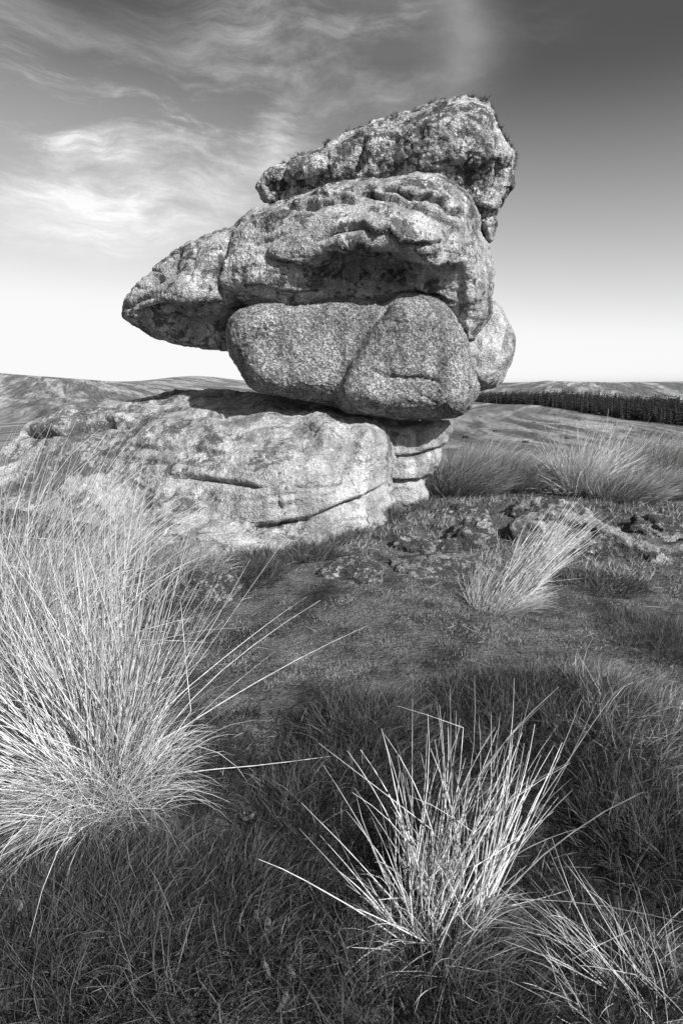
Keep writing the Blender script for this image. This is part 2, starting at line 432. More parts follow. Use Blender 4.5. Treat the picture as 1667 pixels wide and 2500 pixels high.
def rock(name, outline, Y0, T, D, Tb, ctrl=(), strokes=(), voxel=.022, amp=(.05, .018, .008), strat=.0, mat=None, seed=0., step=7., edge=3.0, joints=0.):
    ol = [(p[0], p[1], (ground_hit(p[0], min(p[1], 2400))[1] + p[3] if len(p) > 3 else (p[2] if len(p) > 2 else Y0))) for p in outline]
    O = catmull(ol, step)
    O[:, :2] += edge * np.stack([n2(O[:, 0], O[:, 1], 1 / 28., seed + 1), n2(O[:, 0], O[:, 1], 1 / 28., seed + 9)], 1)
    lo, hi = O[:, :2].min(0), O[:, :2].max(0)
    gx, gy = np.meshgrid(np.arange(lo[0], hi[0], step), np.arange(lo[1], hi[1], step))
    G = np.stack([gx.ravel(), gy.ravel()], 1) + rng.uniform(-.5, .5, (gx.size, 2))
    # inside test
    inside = np.zeros(len(G), bool); j = len(O) - 1
    for i in range(len(O)):
        xi, yi, xj, yj = O[i, 0], O[i, 1], O[j, 0], O[j, 1]
        cond = ((yi > G[:, 1]) != (yj > G[:, 1]))
        if yi != yj: inside ^= cond & (G[:, 0] < (xj - xi) * (G[:, 1] - yi) / (yj - yi) + xi)
        j = i
    G = G[inside]
    A = O[:, :2]; B = np.roll(A, -1, 0)
    d, _, _ = seg_dist(G, A, B)
    G = G[d > step * .45]
    n0 = len(O)
    res = delaunay_2d_cdt([Vector(p) for p in np.concatenate([O[:, :2], G])], [(i, (i + 1) % n0) for i in range(n0)], [], 1, 1e-4)
    V2 = np.array([tuple(v) for v in res[0]]); tri = np.array([f for f in res[2] if len(f) == 3])
    d, _, _ = seg_dist(V2, A, B)
    p = np.sqrt(np.clip(1 - (1 - np.clip(d / D, 0, 1)) ** 2, 0, 1))
    ksel = O[::max(1, len(O) // 90)]
    if np.ptp(O[:, 2]) > 1e-4: Bd = rbf(ksel[:, :2], ksel[:, 2], V2, 40.)
    else: Bd = np.full(len(V2), Y0)
    # exact depth on the outline
    Rres = np.zeros(len(V2))
    if len(ctrl):
        C = np.array(ctrl, float)
        dc, _, _ = seg_dist(C[:, :2], A, B); pc = np.sqrt(np.clip(1 - (1 - np.clip(dc / D, 0, 1)) ** 2, 0.05, 1))
        Bc = rbf(ksel[:, :2], ksel[:, 2], C[:, :2], 40.) if np.ptp(O[:, 2]) > 1e-4 else np.full(len(C), Y0)
        rv = (Bc - C[:, 2]) / pc - T
        an = O[::max(1, len(O) // 24), :2]
        Rres = rbf(np.concatenate([C[:, :2], an]), np.concatenate([rv, np.zeros(len(an))]), V2, 45.)
    front = Bd - p * np.maximum(T + Rres, -.5 * T)
    back = Bd + p * Tb
    bnd = d < 1e-3
    Fp = unproj(V2[:, 0], V2[:, 1], front); Bp = unproj(V2[:, 0], V2[:, 1], back)
    n = len(V2); map_b = np.where(bnd, np.arange(n), np.arange(n) + n)
    faces = np.concatenate([tri, map_b[tri][:, ::-1]])
    me = np_mesh(name + '_raw', np.concatenate([Fp, Bp]), faces)
    o = bpy.data.objects.new(name, me); COL.objects.link(o)
    md = o.modifiers.new('r', 'REMESH'); md.mode = 'VOXEL'; md.voxel_size = voxel; md.use_smooth_shade = True
    dg = bpy.context.evaluated_depsgraph_get(); dg.update()
    nm = bpy.data.meshes.new_from_object(o.evaluated_get(dg))
    o.modifiers.clear(); o.data = nm; bpy.data.meshes.remove(me)
    nv = len(nm.vertices); co = np.empty(nv * 3, np.float32); nm.vertices.foreach_get('co', co); co = co.reshape(-1, 3).astype(float)
    no = np.empty(nv * 3, np.float32); nm.vertex_normals.foreach_get('vector', no); no = no.reshape(-1, 3).astype(float)
    if (no * (co - co.mean(0))).sum() < 0: nm.flip_normals(); no = -no
    disp = amp[0] * fbm(co * 2.2 + seed, 3) + amp[1] * fbm(co * 8 + seed * 2, 3) + amp[2] * fbm(co * 26 + seed * 3, 2)
    if strat:
        q = co * np.array([1.1, 1.1, 9.0]) + seed; q[:, 2] += 2.2 * co[:, 0] * .35 + 1.2 * fbm(co * 1.3, 2)
        s_ = fbm(q, 3); disp += strat * (np.abs(s_) ** .7 * 1.6 - .5)
    if joints:
        q = co * np.array([.9, .9, 3.6]) + seed * 1.7; q[:, 2] += .9 * co[:, 0] * .3; q += .25 * np.stack([gnoise(co * 5 + k_) for k_ in (1., 7., 13.)], 1)
        msk = sstep(fbm(co * 1.4 + seed * 5, 2), -.15, .25)
        disp -= joints * np.exp(-(np.abs(gnoise(q)) / .035) ** 1.2) * msk
        q2 = co * np.array([3.2, 3.2, 1.0]) + seed * .7 + .2 * np.stack([gnoise(co * 6 + k_) for k_ in (3., 8., 15.)], 1)
        disp -= joints * .7 * np.exp(-(np.abs(gnoise(q2)) / .03) ** 1.2) * sstep(fbm(co * 1.7 + seed * 2, 2), .05, .35)
    # chips: ragged low-relief facets
    disp -= amp[1] * .8 * np.abs(fbm(co * 4.1 + 3 + seed, 3))
    u, v = proj(co); Q = np.stack([u, v], 1)
    view = co - np.array([0, 0, CAM_H]); facing = sstep(-(no * view).sum(1) / np.linalg.norm(view, axis=1), -.15, .15)
    wob = 3.2 * np.stack([n2(u, v, 1 / 40., seed + 2), n2(u, v, 1 / 40., seed + 6)], 1) + 1.4 * np.stack([n2(u, v, 1 / 12., seed + 3), n2(u, v, 1 / 12., seed + 7)], 1)
    Qw = Q + wob
    for st in strokes:
        kind, pts, w, dep = st[:4]
        S = np.array(pts, float); sel = np.where((Q[:, 0] > S[:, 0].min() - 130) & (Q[:, 0] < S[:, 0].max() + 130) & (Q[:, 1] > S[:, 1].min() - 130) & (Q[:, 1] < S[:, 1].max() + 130))[0]
        if not len(sel): continue
        dd, sd, fr = seg_dist(Qw[sel], S[:-1], S[1:])
        fade = sstep(fr, -.02, .14) * sstep(1 - fr, -.02, .14)
        if kind == 'g':        # groove
            disp[sel] -= dep * np.exp(-(dd / w) ** 1.4) * facing[sel] * fade
        elif kind == 's':      # step: the side right of a downward stroke stands proud
            disp[sel] += dep * np.tanh(-sd * dd / w) * np.exp(-dd / 120.) * facing[sel] * fade
        elif kind == 'r':      # ridge / swelling
            disp[sel] += dep * np.exp(-(dd / w) ** 2) * facing[sel] * fade
        elif kind == 'l':      # lip above the line, undercut below
            f = np.where(sd < 0, np.exp(-dd / (w * 2.2)), -1.0 * np.exp(-(dd / w) ** 1.5))
            near = np.clip(dd / (w * .12), 0, 1)
            disp[sel] += dep * f * facing[sel] * fade * near - dep * .6 * np.exp(-(dd / (w * .35)) ** 2) * facing[sel] * fade
    co = co + no * disp[:, None]
    nm.vertices.foreach_set('co', co.astype(np.float32).ravel()); nm.update()
    nm.materials.clear(); nm.materials.append(mat)
    nm.polygons.foreach_set('use_smooth', np.ones(len(nm.polygons), bool))
    # origin at the base of the stone
    c = Vector((float(co[:, 0].mean()), float(co[:, 1].mean()), float(co[:, 2].min())))
    from mathutils import Matrix
    nm.transform(Matrix.Translation(-c)); o.location = c
    return o

G_CAP = granite('granite_mossy', .40, .85, .40, .6, .30, 1.0, 4.2, .65, .94)
G_MID = granite('granite_weathered', .34, .66, .52, .4, 0, 2.0, 3.4, .5, .90)
G_BOUL = granite('granite_coarse', .33, .10, .06, 1.0, 0, 3.0, 2.4, 1.0)
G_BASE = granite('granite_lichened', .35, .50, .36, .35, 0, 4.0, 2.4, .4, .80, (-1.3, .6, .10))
G_BLOCK = granite('granite_pale', .36, .15, .40, .4, 0, 5.0, 2.6, .4)
G_BACK = granite('granite_smooth', .36, .20, .2, .5, 0, 6.0, 3.0, .5)
G_MOSS = granite('granite_turfed', .34, .6, .35, .8, .58, 7.0, 4.0, .6)
G_CREST = granite('granite_crest', .34, .5, .2, .6, 1.0, 8.0, 4.0, .5, .8, None, True)

# the big leaning slab on the ground
base = rock('granite_slab', [(-140, 1112, 7.2), (0, 1092, 7.4), (43, 1069, 7.5), (56, 1046, 7.6), (108, 1019, 7.75), (159, 1004, 7.8), (216, 994, 7.8), (303, 983, 7.85),
      (360, 971, 7.85), (411, 958, 7.9), (468, 952, 7.85), (519, 951, 7.8), (577, 957, 7.7), (700, 968, 7.35), (800, 988, 7.2), (900, 1006, 7.1), (968, 1026, 7.0),
      (974, 1060, 6.9), (968, 1120, 6.75), (958, 1168, 6.65), (964, 1190, 6.6), (964, 1232, 6.5), (946, 1272, 0, -.05), (850, 1322, 0, .05), (786, 1345, 0, .05),
      (649, 1372, 0, .12), (519, 1390, 0, .2), (400, 1385, 0, .4), (260, 1345, 0, .5), (72, 1300, 0, .6), (-140, 1280, 0, .5)],
     7, .0, 55, 1.3,
     ctrl=[(300, 1012, 7.45), (500, 1000, 7.1), (640, 1000, 6.68), (640, 1025, 6.42), (800, 1014, 6.45), (900, 1030, 6.45), (150, 1050, 7.1), (400, 1050, 6.7), (600, 1060, 6.2), (750, 1058, 6.05), (860, 1055, 6.1), (930, 1060, 6.3),
           (450, 1150, 5.95), (600, 1140, 5.62), (700, 1125, 5.55), (800, 1125, 5.62), (860, 1150, 5.8), (700, 1225, 5.36), (800, 1220, 5.50), (600, 1240, 5.40), (700, 1300, 5.32), (600, 1310, 5.3), (800, 1295, 5.40),
           (900, 1215, 5.95), (930, 1130, 6.2), (500, 1230, 5.65), (350, 1130, 6.3), (200, 1120, 6.65), (100, 1120, 6.9), (300, 1200, 6.15)],
     strokes=[('l', [(390, 1160), (461, 1163), (519, 1170), (577, 1177), (660, 1190)], 10, .03), ('g', [(400, 1163), (461, 1165), (519, 1172), (577, 1179), (650, 1190)], 4, .035),
              ('l', [(490, 1290), (562, 1290), (620, 1280), (677, 1278), (750, 1264), (814, 1240), (879, 1212), (960, 1172)], 13, .05), ('g', [(600, 1284), (677, 1280), (750, 1266), (814, 1241), (879, 1213), (955, 1176)], 5, .04),
              ('l', [(50, 1052), (108, 1056), (180, 1040), (262, 1030), (340, 1035)], 13, .09), ('g', [(58, 1053), (108, 1056), (180, 1040), (262, 1032)], 6, .08),
              ('g', [(540, 1069), (598, 1072), (655, 1080)], 4, .03), ('g', [(740, 1138), (790, 1134), (830, 1126)], 3, .02), ('g', [(700, 1196), (760, 1194), (800, 1188)], 3, .02),
              ('g', [(872, 1095), (858, 1145), (836, 1188), (822, 1231)], 12, .05), ('g', [(680, 1212), (680, 1225), (688, 1248)], 4, .05),
              ('g', [(560, 1110), (660, 1118), (760, 1112), (850, 1095), (930, 1080)], 3, .022), ('g', [(520, 1225), (620, 1222), (720, 1205), (800, 1195), (880, 1170)], 3, .022), ('g', [(200, 1110), (320, 1120), (430, 1135)], 4, .03), ('l', [(470, 1018), (510, 1012), (560, 1018)], 10, .05), ('l', [(300, 1080), (400, 1095), (470, 1090), (560, 1105)], 20, .03), ('r', [(330, 1060), (430, 1050), (560, 1040)], 26, .05)],
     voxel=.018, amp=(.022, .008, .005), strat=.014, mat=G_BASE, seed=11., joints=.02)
tag(base, 'broad lichen-spotted granite slab on the turf carrying the whole stack', 'boulder')

block = rock('granite_block', [(930, 1030), (1000, 1026), (1060, 1026), (1104, 1028), (1098, 1056), (1088, 1082), (1076, 1095), (1077, 1122), (1062, 1150), (1042, 1168), (1036, 1178), (1044, 1200), (1042, 1222), (1025, 1250), (966, 1262), (920, 1240), (915, 1120)],
     7.35, .62, 50, .9, ctrl=[(1000, 1065, 6.78), (1050, 1060, 6.85), (1040, 1120, 6.85), (985, 1130, 6.75), (1000, 1210, 6.80)],
     strokes=[('l', [(955, 1112), (990, 1110), (1030, 1106), (1082, 1088)], 7, .05), ('g', [(955, 1113), (990, 1111), (1030, 1107), (1082, 1090)], 4, .05), ('l', [(950, 1170), (985, 1172), (1020, 1170), (1052, 1164)], 8, .06), ('g', [(950, 1171), (985, 1173), (1020, 1171), (1052, 1166)], 5, .09)],
     voxel=.022, amp=(.03, .012, .006), strat=.012, mat=G_BLOCK, seed=23., joints=.015)
tag(block, 'pale layered granite block wedged under the right end of the rounded boulder', 'boulder')

back = rock('granite_boulder', [(1120, 745), (1201, 738), (1228, 760), (1243, 784), (1256, 808), (1256, 845), (1247, 893), (1231, 922), (1206, 943), (1170, 952), (1100, 940), (1070, 840)],
     8.0, .5, 36, .6, ctrl=[(1200, 850, 7.55), (1180, 900, 7.5), (1225, 800, 7.62)],
     strokes=[('g', [(1253, 796), (1240, 826), (1228, 850), (1214, 880)], 4, .08), ('l', [(1252, 790), (1240, 828), (1228, 852)], 6, .05)],
     voxel=.02, amp=(.04, .014, .007), mat=G_BACK, seed=31., joints=.02)
tag(back, 'grey boulder tucked behind the rounded boulder at its right', 'boulder')

boul = rock('granite_boulder', [(552, 806), (559, 779), (580, 757), (610, 744), (649, 736), (682, 736), (714, 743), (749, 736), (799, 726), (868, 720), (933, 716), (978, 715), (1022, 715), (1055, 724), (1084, 740), (1108, 765), (1123, 794), (1139, 824),
      (1151, 864), (1155, 894), (1166, 920), (1171, 946), (1163, 973), (1147, 998), (1127, 1013), (1097, 1023), (1047, 1027), (968, 1024), (918, 1017), (858, 1006), (799, 992), (739, 979), (684, 968), (634, 958), (610, 945), (594, 922), (579, 898), (560, 869), (552, 836)],
     6.63, .4, 62, 1.0, ctrl=[(650, 850, 6.27), (750, 850, 6.21), (840, 840, 6.21), (840, 930, 6.18), (720, 920, 6.23), (800, 780, 6.27), (935, 850, 6.18), (1000, 800, 6.16), (1050, 850, 6.15), (960, 950, 6.16), (1050, 950, 6.16), (1120, 900, 6.27), (900, 985, 6.18), (1000, 750, 6.20)],
     strokes=[('s', [(975, 690), (938, 765), (916, 792), (888, 832), (862, 876), (838, 916), (826, 952), (836, 1040)], 15, .085), ('g', [(968, 716), (932, 765), (910, 792), (882, 832), (856, 876), (832, 916), (820, 952), (826, 1000)], 18, .05), ('r', [(985, 750), (950, 800), (925, 850), (895, 900), (875, 960)], 24, .008),
              ('g', [(890, 900), (943, 919), (993, 921), (1042, 922), (1080, 936)], 4, .028), ('l', [(895, 902), (943, 920), (993, 922), (1042, 923), (1080, 936)], 7, .014), ('g', [(955, 785), (980, 787), (1005, 788)], 3, .02), ('g', [(1028, 775), (1060, 770), (1100, 775), (1125, 790)], 4, .03),
              ('g', [(1015, 965), (1040, 970), (1070, 985)], 3, .02), ('r', [(1040, 800), (1100, 800), (1130, 850)], 20, .03)],
     voxel=.016, amp=(.012, .008, .008), mat=G_BOUL, seed=41., edge=2.)
tag(boul, 'rounded coarse-grained granite boulder with a diagonal groove resting on the broad slab', 'boulder')

mid = rock('granite_slab', [(296, 758, 7.3), (312, 720, 7.3), (342, 686, 7.3), (371, 667, 7.3), (371, 653, 7.3), (401, 630, 7.3), (454, 594, 7.25), (500, 578, 7.2), (539, 558, 7.15), (566, 551, 7.1), (582, 535, 7.05), (618, 509, 7.0), (651, 501, 6.95),
      (690, 492, 6.9), (730, 479, 6.85), (782, 459, 6.8), (835, 443, 6.75), (881, 435, 6.7), (927, 435, 6.7), (993, 428, 6.7), (1045, 422, 6.7), (1085, 431, 6.75), (1131, 459, 6.85), (1157, 496, 6.95), (1171, 535, 7.0), (1177, 576, 7.1), (1193, 600, 7.2),
      (1198, 634, 7.2), (1207, 653, 7.2), (1206, 693, 7.2), (1200, 745, 7.2), (1194, 775, 7.2), (1172, 806, 7.15), (1155, 834, 7.1), (1135, 834, 7.1), (1085, 790, 7.1), (990, 765, 7.1), (815, 765, 7.1), (700, 800, 7.2), (600, 852, 7.35), (553, 857, 7.35), (467, 848, 7.35), (415, 835, 7.35), (369, 819, 7.35), (329, 796, 7.3), (307, 780, 7.3)],
     7.1, .5, 70, .95,
     ctrl=[(900, 585, 6.05), (975, 570, 5.98), (1060, 565, 6.02), (1080, 625, 6.14), (1040, 640, 6.16), (850, 650, 6.66), (960, 656, 6.70), (900, 705, 6.64), (1020, 700, 6.62), (800, 610, 6.12), (700, 610, 6.2), (650, 570, 6.42), (740, 680, 6.36), (640, 660, 6.34), (640, 715, 6.46), (800, 700, 6.48),
           (580, 620, 6.55), (450, 680, 6.62), (420, 745, 6.72), (480, 745, 6.72), (420, 800, 7.12), (490, 815, 7.2), (350, 725, 6.92), (355, 775, 7.08), (1000, 480, 6.3), (900, 480, 6.35), (1080, 490, 6.35), (800, 510, 6.3), (720, 540, 6.32), (1150, 640, 6.48), (1165, 720, 6.62), (1100, 690, 6.58), (1130, 570, 6.35), (640, 745, 6.64), (720, 750, 6.62), (800, 738, 6.6), (900, 735, 6.64), (1000, 732, 6.66), (1090, 755, 6.72), (580, 780, 7.1), (540, 770, 6.92)],
     strokes=[('g', [(560, 552), (543, 594), (533, 634), (524, 673), (530, 699), (546, 735)], 8, .08), ('l', [(546, 740), (528, 690), (530, 640), (545, 590), (560, 555)], 16, .02),
              ('l', [(925, 460), (966, 474), (1000, 486), (1039, 482), (1072, 489), (1098, 515), (1135, 530)], 9, .055), ('g', [(930, 462), (966, 476), (1000, 487), (1039, 483), (1072, 490), (1098, 516)], 4, .05),
              ('l', [(860, 470), (920, 482), (980, 497), (1026, 510), (1078, 533), (1130, 560)], 10, .05), ('g', [(740, 480), (800, 478), (860, 468), (920, 468)], 5, .05), ('l', [(690, 505), (760, 500), (840, 490), (880, 500)], 10, .045),
              ('l', [(760, 590), (815, 566), (861, 557), (888, 557), (915, 570), (950, 563), (985, 582), (1025, 590), (1090, 590)], 12, .07), ('r', [(782, 607), (828, 583), (894, 576), (947, 572), (980, 592), (1019, 600), (1080, 604)], 11, .05),
              ('l', [(800, 618), (840, 606), (894, 598), (950, 602), (1000, 628), (1050, 642), (1095, 640)], 20, .12),
              ('g', [(1110, 540), (1100, 580), (1085, 630)], 10, .04), ('g', [(620, 705), (680, 720), (720, 738)], 5, .04), ('l', [(590, 690), (650, 700), (720, 712), (800, 706)], 12, .04), ('l', [(640, 620), (700, 640), (760, 650)], 16, .05),
              ('g', [(372, 664), (400, 650), (440, 618)], 4, .05), ('g', [(335, 712), (380, 690), (420, 668), (470, 650)], 5, .05), ('g', [(300, 755), (340, 738), (390, 722)], 5, .05), ('g', [(440, 600), (430, 640), (420, 680)], 7, .045), ('g', [(480, 590), (470, 640), (460, 690)], 7, .045), ('l', [(330, 760), (400, 740), (470, 735), (530, 745)], 16, .05),
              ('g', [(600, 560), (650, 545), (720, 520), (790, 500)], 6, .035), ('g', [(600, 600), (680, 580), (760, 550), (830, 530)], 6, .035), ('g', [(1130, 650), (1120, 720), (1135, 790)], 12, .05), ('l', [(940, 722), (1000, 712), (1060, 716), (1110, 740)], 12, .06)],
     voxel=.016, amp=(.022, .009, .006), strat=.014, mat=G_MID, seed=53., joints=.018)
tag(mid, 'long beak-shaped granite slab jutting left over the rounded boulder', 'boulder')

wedge = rock('granite_wedge', [(1150, 500), (1200, 495), (1222, 505), (1216, 530), (1216, 556), (1208, 582), (1196, 595), (1182, 585), (1165, 560)], 7.45, .34, 30, .4,
     strokes=[('g', [(1170, 535), (1195, 530), (1218, 524)], 4, .06), ('g', [(1180, 560), (1200, 552), (1216, 548)], 3, .03)], voxel=.02, amp=(.03, .016, .008), mat=G_CAP, seed=61.)
tag(wedge, 'small dark wedge of granite squeezed below the right end of the top stone', 'boulder')

cap = rock('granite_capstone', [(624, 456), (637, 436), (664, 412), (717, 389), (756, 372), (815, 343), (887, 312), (960, 281), (1032, 259), (1065, 248), (1104, 238), (1150, 236), (1180, 246), (1200, 264), (1217, 297), (1233, 330), (1250, 363), (1257, 391), (1251, 424), (1249, 457), (1233, 484), (1216, 512),
      (1190, 525), (1120, 500), (1000, 470), (850, 474), (720, 500), (648, 500), (634, 478)],
     7.4, .55, 55, .9,
     ctrl=[(700, 430, 7.02), (760, 410, 6.92), (850, 380, 6.85), (920, 370, 6.80), (1000, 330, 6.72), (1100, 300, 6.74), (1130, 350, 6.64), (1080, 400, 6.70), (950, 410, 6.86), (1180, 330, 6.72), (1200, 400, 6.85), (1190, 470, 7.05), (1130, 460, 6.98), (690, 470, 7.2), (1220, 420, 7.05), (760, 450, 7.1)],
     strokes=[('g', [(890, 330), (882, 350), (876, 390), (871, 428)], 9, .10), ('g', [(1105, 420), (1150, 400), (1200, 330), (1215, 300)], 7, .04), ('g', [(1215, 330), (1225, 380), (1215, 440), (1190, 500)], 9, .06), ('g', [(800, 365), (798, 400), (805, 430)], 7, .04),
              ('g', [(1010, 290), (1030, 330), (1020, 370)], 10, .04), ('g', [(700, 400), (690, 430), (700, 470)], 9, .05), ('l', [(640, 450), (690, 440), (740, 432), (790, 425)], 14, .05), ('g', [(950, 330), (970, 360), (960, 400)], 8, .03)],
     voxel=.016, amp=(.035, .014, .010), mat=G_CAP, seed=71., edge=4., joints=.03)
tag(cap, 'mossy wedge-shaped granite capstone on top of the stack', 'boulder')

outc = rock('granite_outcrop', [(1238, 1300, 5.5), (1262, 1266, 5.6), (1312, 1248, 5.6), (1362, 1234, 5.6), (1400, 1250, 5.5), (1440, 1266, 5.4), (1500, 1290, 5.25), (1560, 1316, 5.1), (1612, 1330, 5.0), (1667, 1327, 5.0), (1780, 1345, 4.9), (1780, 1410, 4.85), (1650, 1400, 4.9), (1500, 1390, 5.1), (1400, 1385, 5.3), (1300, 1375, 5.45)],
     5.2, .10, 26, .5, strokes=[('g', [(1290, 1262), (1380, 1280), (1460, 1300)], 8, .04)], voxel=.02, amp=(.03, .015, .012), mat=G_CREST, seed=81.)
tag(outc, 'long low granite outcrop with a pale crest sloping down to the right', 'rock')

def stone(name, px, py, w, h, label, mat, seed, flat=.6, sink=.52, grp=None):
    """a weathered stone sunk in the turf, w and h its size in photograph pixels"""
    p = ground_hit(px, py + h * .5); dist = math.hypot(p[1], CAM_H); sc = dist / FPX
    hw, hh = w * sc * .62, h * sc * .72
    n = 34; th = np.linspace(0, math.pi, n); ph = np.linspace(0, 2 * math.pi, 2 * n, endpoint=False)
    T_, P_ = np.meshgrid(th, ph, indexing='ij')
    S = np.stack([np.sin(T_) * np.cos(P_), np.sin(T_) * np.sin(P_), np.cos(T_)], -1).reshape(-1, 3)
    r = 1 + .32 * fbm(S * .9 + seed, 2) - .24 * np.abs(fbm(S * 2.0 + seed, 3)) + .06 * fbm(S * 8 + seed, 3)
    V = S * r[:, None] * np.array([hw, hw * .8, hh])
    idx = np.arange(n * 2 * n).reshape(n, 2 * n)
    F = np.stack([idx[:-1], np.roll(idx[:-1], -1, 1), np.roll(idx[1:], -1, 1), idx[1:]], -1).reshape(-1, 4)[:, ::-1]
    me = np_mesh(name, V, F); o = link(name, me, mat=mat)
    yy = p[1] + hw * .8; zz = float(ground_z(np.array([p[0]]), np.array([yy]))[0])
    o.location = (p[0] * yy / p[1], yy, zz + hh * (1 - 2 * sink) * .5 - hh * .15); o.rotation_euler = (R(rng.uniform(-8, 8)), R(rng.uniform(-10, 10)), R(rng.uniform(-20, 20)))
    return tag(o, label, 'rock', grp)
GR = 'stones half sunk in the turf round the stack'
stone('stone', 450, 1335, 190, 100, 'lichen-ringed stone at the foot of the broad slab behind the tall straw tussock', G_BASE, 1.2, sink=.5, grp=GR)
stone('stone', 520, 1430, 140, 74, 'rounded stone in the turf just right of the tall straw tussock', G_MOSS, 2.7, sink=.6, grp=GR)
stone('stone', 1150, 1300, 125, 95, 'squat stone with a lit right shoulder in the dark hollow', G_MOSS, 3.3, grp=GR)
stone('stone', 865, 1395, 150, 62, 'low worn stone poking out of the turf below the broad slab', G_MOSS, 4.1, grp=GR)
stone('stone', 1095, 1395, 250, 62, 'wide flat mossy stone beside the leaning straw tussock', G_MOSS, 5.6, grp=GR)
stone('stone', 1002, 1330, 100, 52, 'small mossy stone between the broad slab and the squat stone', G_MOSS, 6.2, grp=GR)
stone('stone', 1085, 1338, 80, 34, 'smallest flat stone directly below the squat stone in the hollow', G_MOSS, 7.9, grp=GR)
stone('stone', 1345, 1250, 175, 70, 'dark rounded rock under the pale rush tussock on the crest', G_MOSS, 8.4, grp=GR)
stone('stone', 1610, 1290, 170, 62, 'grassed-over rock at the right edge above the long outcrop', G_MOSS, 9.6, grp=GR)
stone('stone', 1130, 1245, 120, 50, 'low dark stone in the hollow at the back beside the layered block', G_MOSS, 10.3, grp=GR)

# ------------------------------------------------------------------ grass
def strands(base, dir0, L, nseg, wind=0., grav=0., wob=.0, wdir=(1, .15, 0), sett=0.):
    n = len(base); P = np.empty((n, nseg + 1, 3)); P[:, 0] = base
    d = dir0 / np.linalg.norm(dir0, axis=1)[:, None]; st = (L / nseg)[:, None]
    wv = np.array(wdir, float); w = np.broadcast_to(np.asarray(wind, float), (n,))[:, None]; g = np.broadcast_to(np.asarray(grav, float), (n,))[:, None]
    cv = rng.normal(0, 1, (n, 3)) * sett
    for k in range(nseg):
        P[:, k + 1] = P[:, k] + d * st
        t = (k + 1) / nseg
        d = d + (w * wv * t + g * np.array([0, 0, -1.]) * t + rng.normal(0, 1, (n, 3)) * wob + cv) * (2.0 / nseg)
        d /= np.linalg.norm(d, axis=1)[:, None]
    return P
def ribbons(P, width, tone, power=1.0):
    n, k, _ = P.shape; nseg = k - 1
    ax = P[:, -1] - P[:, 0]; az = rng.uniform(0, 2 * math.pi, n)
    rv = np.stack([np.cos(az), np.sin(az), np.zeros(n)], 1)
    sd = np.cross(ax, rv); sd /= np.linalg.norm(sd, axis=1)[:, None] + 1e-9
    t = np.arange(nseg) / nseg
    wd = (width[:, None] * (1 - t[None] ** 1.6 * .75))[..., None] * .5
    Lf = P[:, :-1] - sd[:, None] * wd; Rt = P[:, :-1] + sd[:, None] * wd
    V = np.concatenate([np.stack([Lf, Rt], 2).reshape(n, -1, 3), P[:, -1:]], 1)       # 2*nseg+1 per blade
    m = 2 * nseg + 1; tris = []
    for s in range(nseg - 1):
        a = 2 * s; tris += [(a, a + 1, a + 3), (a, a + 3, a + 2)]
    tris.append((2 * nseg - 2, 2 * nseg - 1, 2 * nseg))
    F = (np.arange(n)[:, None, None] * m + np.array(tris)[None]).reshape(-1, 3)
    return V.reshape(-1, 3), F, np.repeat(tone, m)
def tubes(P, rad, tone, sides=3, tip=.25):
    n, k, _ = P.shape
    T_ = np.gradient(P, axis=1); T_ /= np.linalg.norm(T_, axis=2)[..., None] + 1e-9
    ref = np.array([.31, .87, .38]); U = np.cross(T_, ref); U /= np.linalg.norm(U, axis=2)[..., None] + 1e-9; W = np.cross(T_, U)
    t = np.arange(k) / (k - 1); rr = rad[:, None] * (1 - (1 - tip) * t[None] ** 2.2)
    ring = []
    for s in range(sides):
        a = 2 * math.pi * s / sides; ring.append(P + (U * math.cos(a) + W * math.sin(a)) * rr[..., None])
    V = np.stack(ring, 2); F = []
    for i in range(k - 1):
        for s in range(sides):
            a = i * sides + s; b_ = i * sides + (s + 1) % sides
            F.append((a, b_, b_ + sides, a + sides))
    F = (np.arange(n)[:, None, None] * (k * sides) + np.array(F)[None]).reshape(-1, 4)
    return V.reshape(-1, 3), F, np.repeat(tone, k * sides)
def fan_dirs(n, amax, bias=(0, 0), amin=0., pw=.7):
    az = rng.uniform(0, 2 * math.pi, n); an = amin + (amax - amin) * rng.uniform(0, 1, n) ** pw
    d = np.stack([np.sin(an) * np.cos(az) + bias[0], np.sin(an) * np.sin(az) + bias[1], np.cos(an)], 1)
    return d, az, an
def on_ground(x, y, dz=-.01): return np.stack([x, y, ground_z(x, y) + dz], 1)

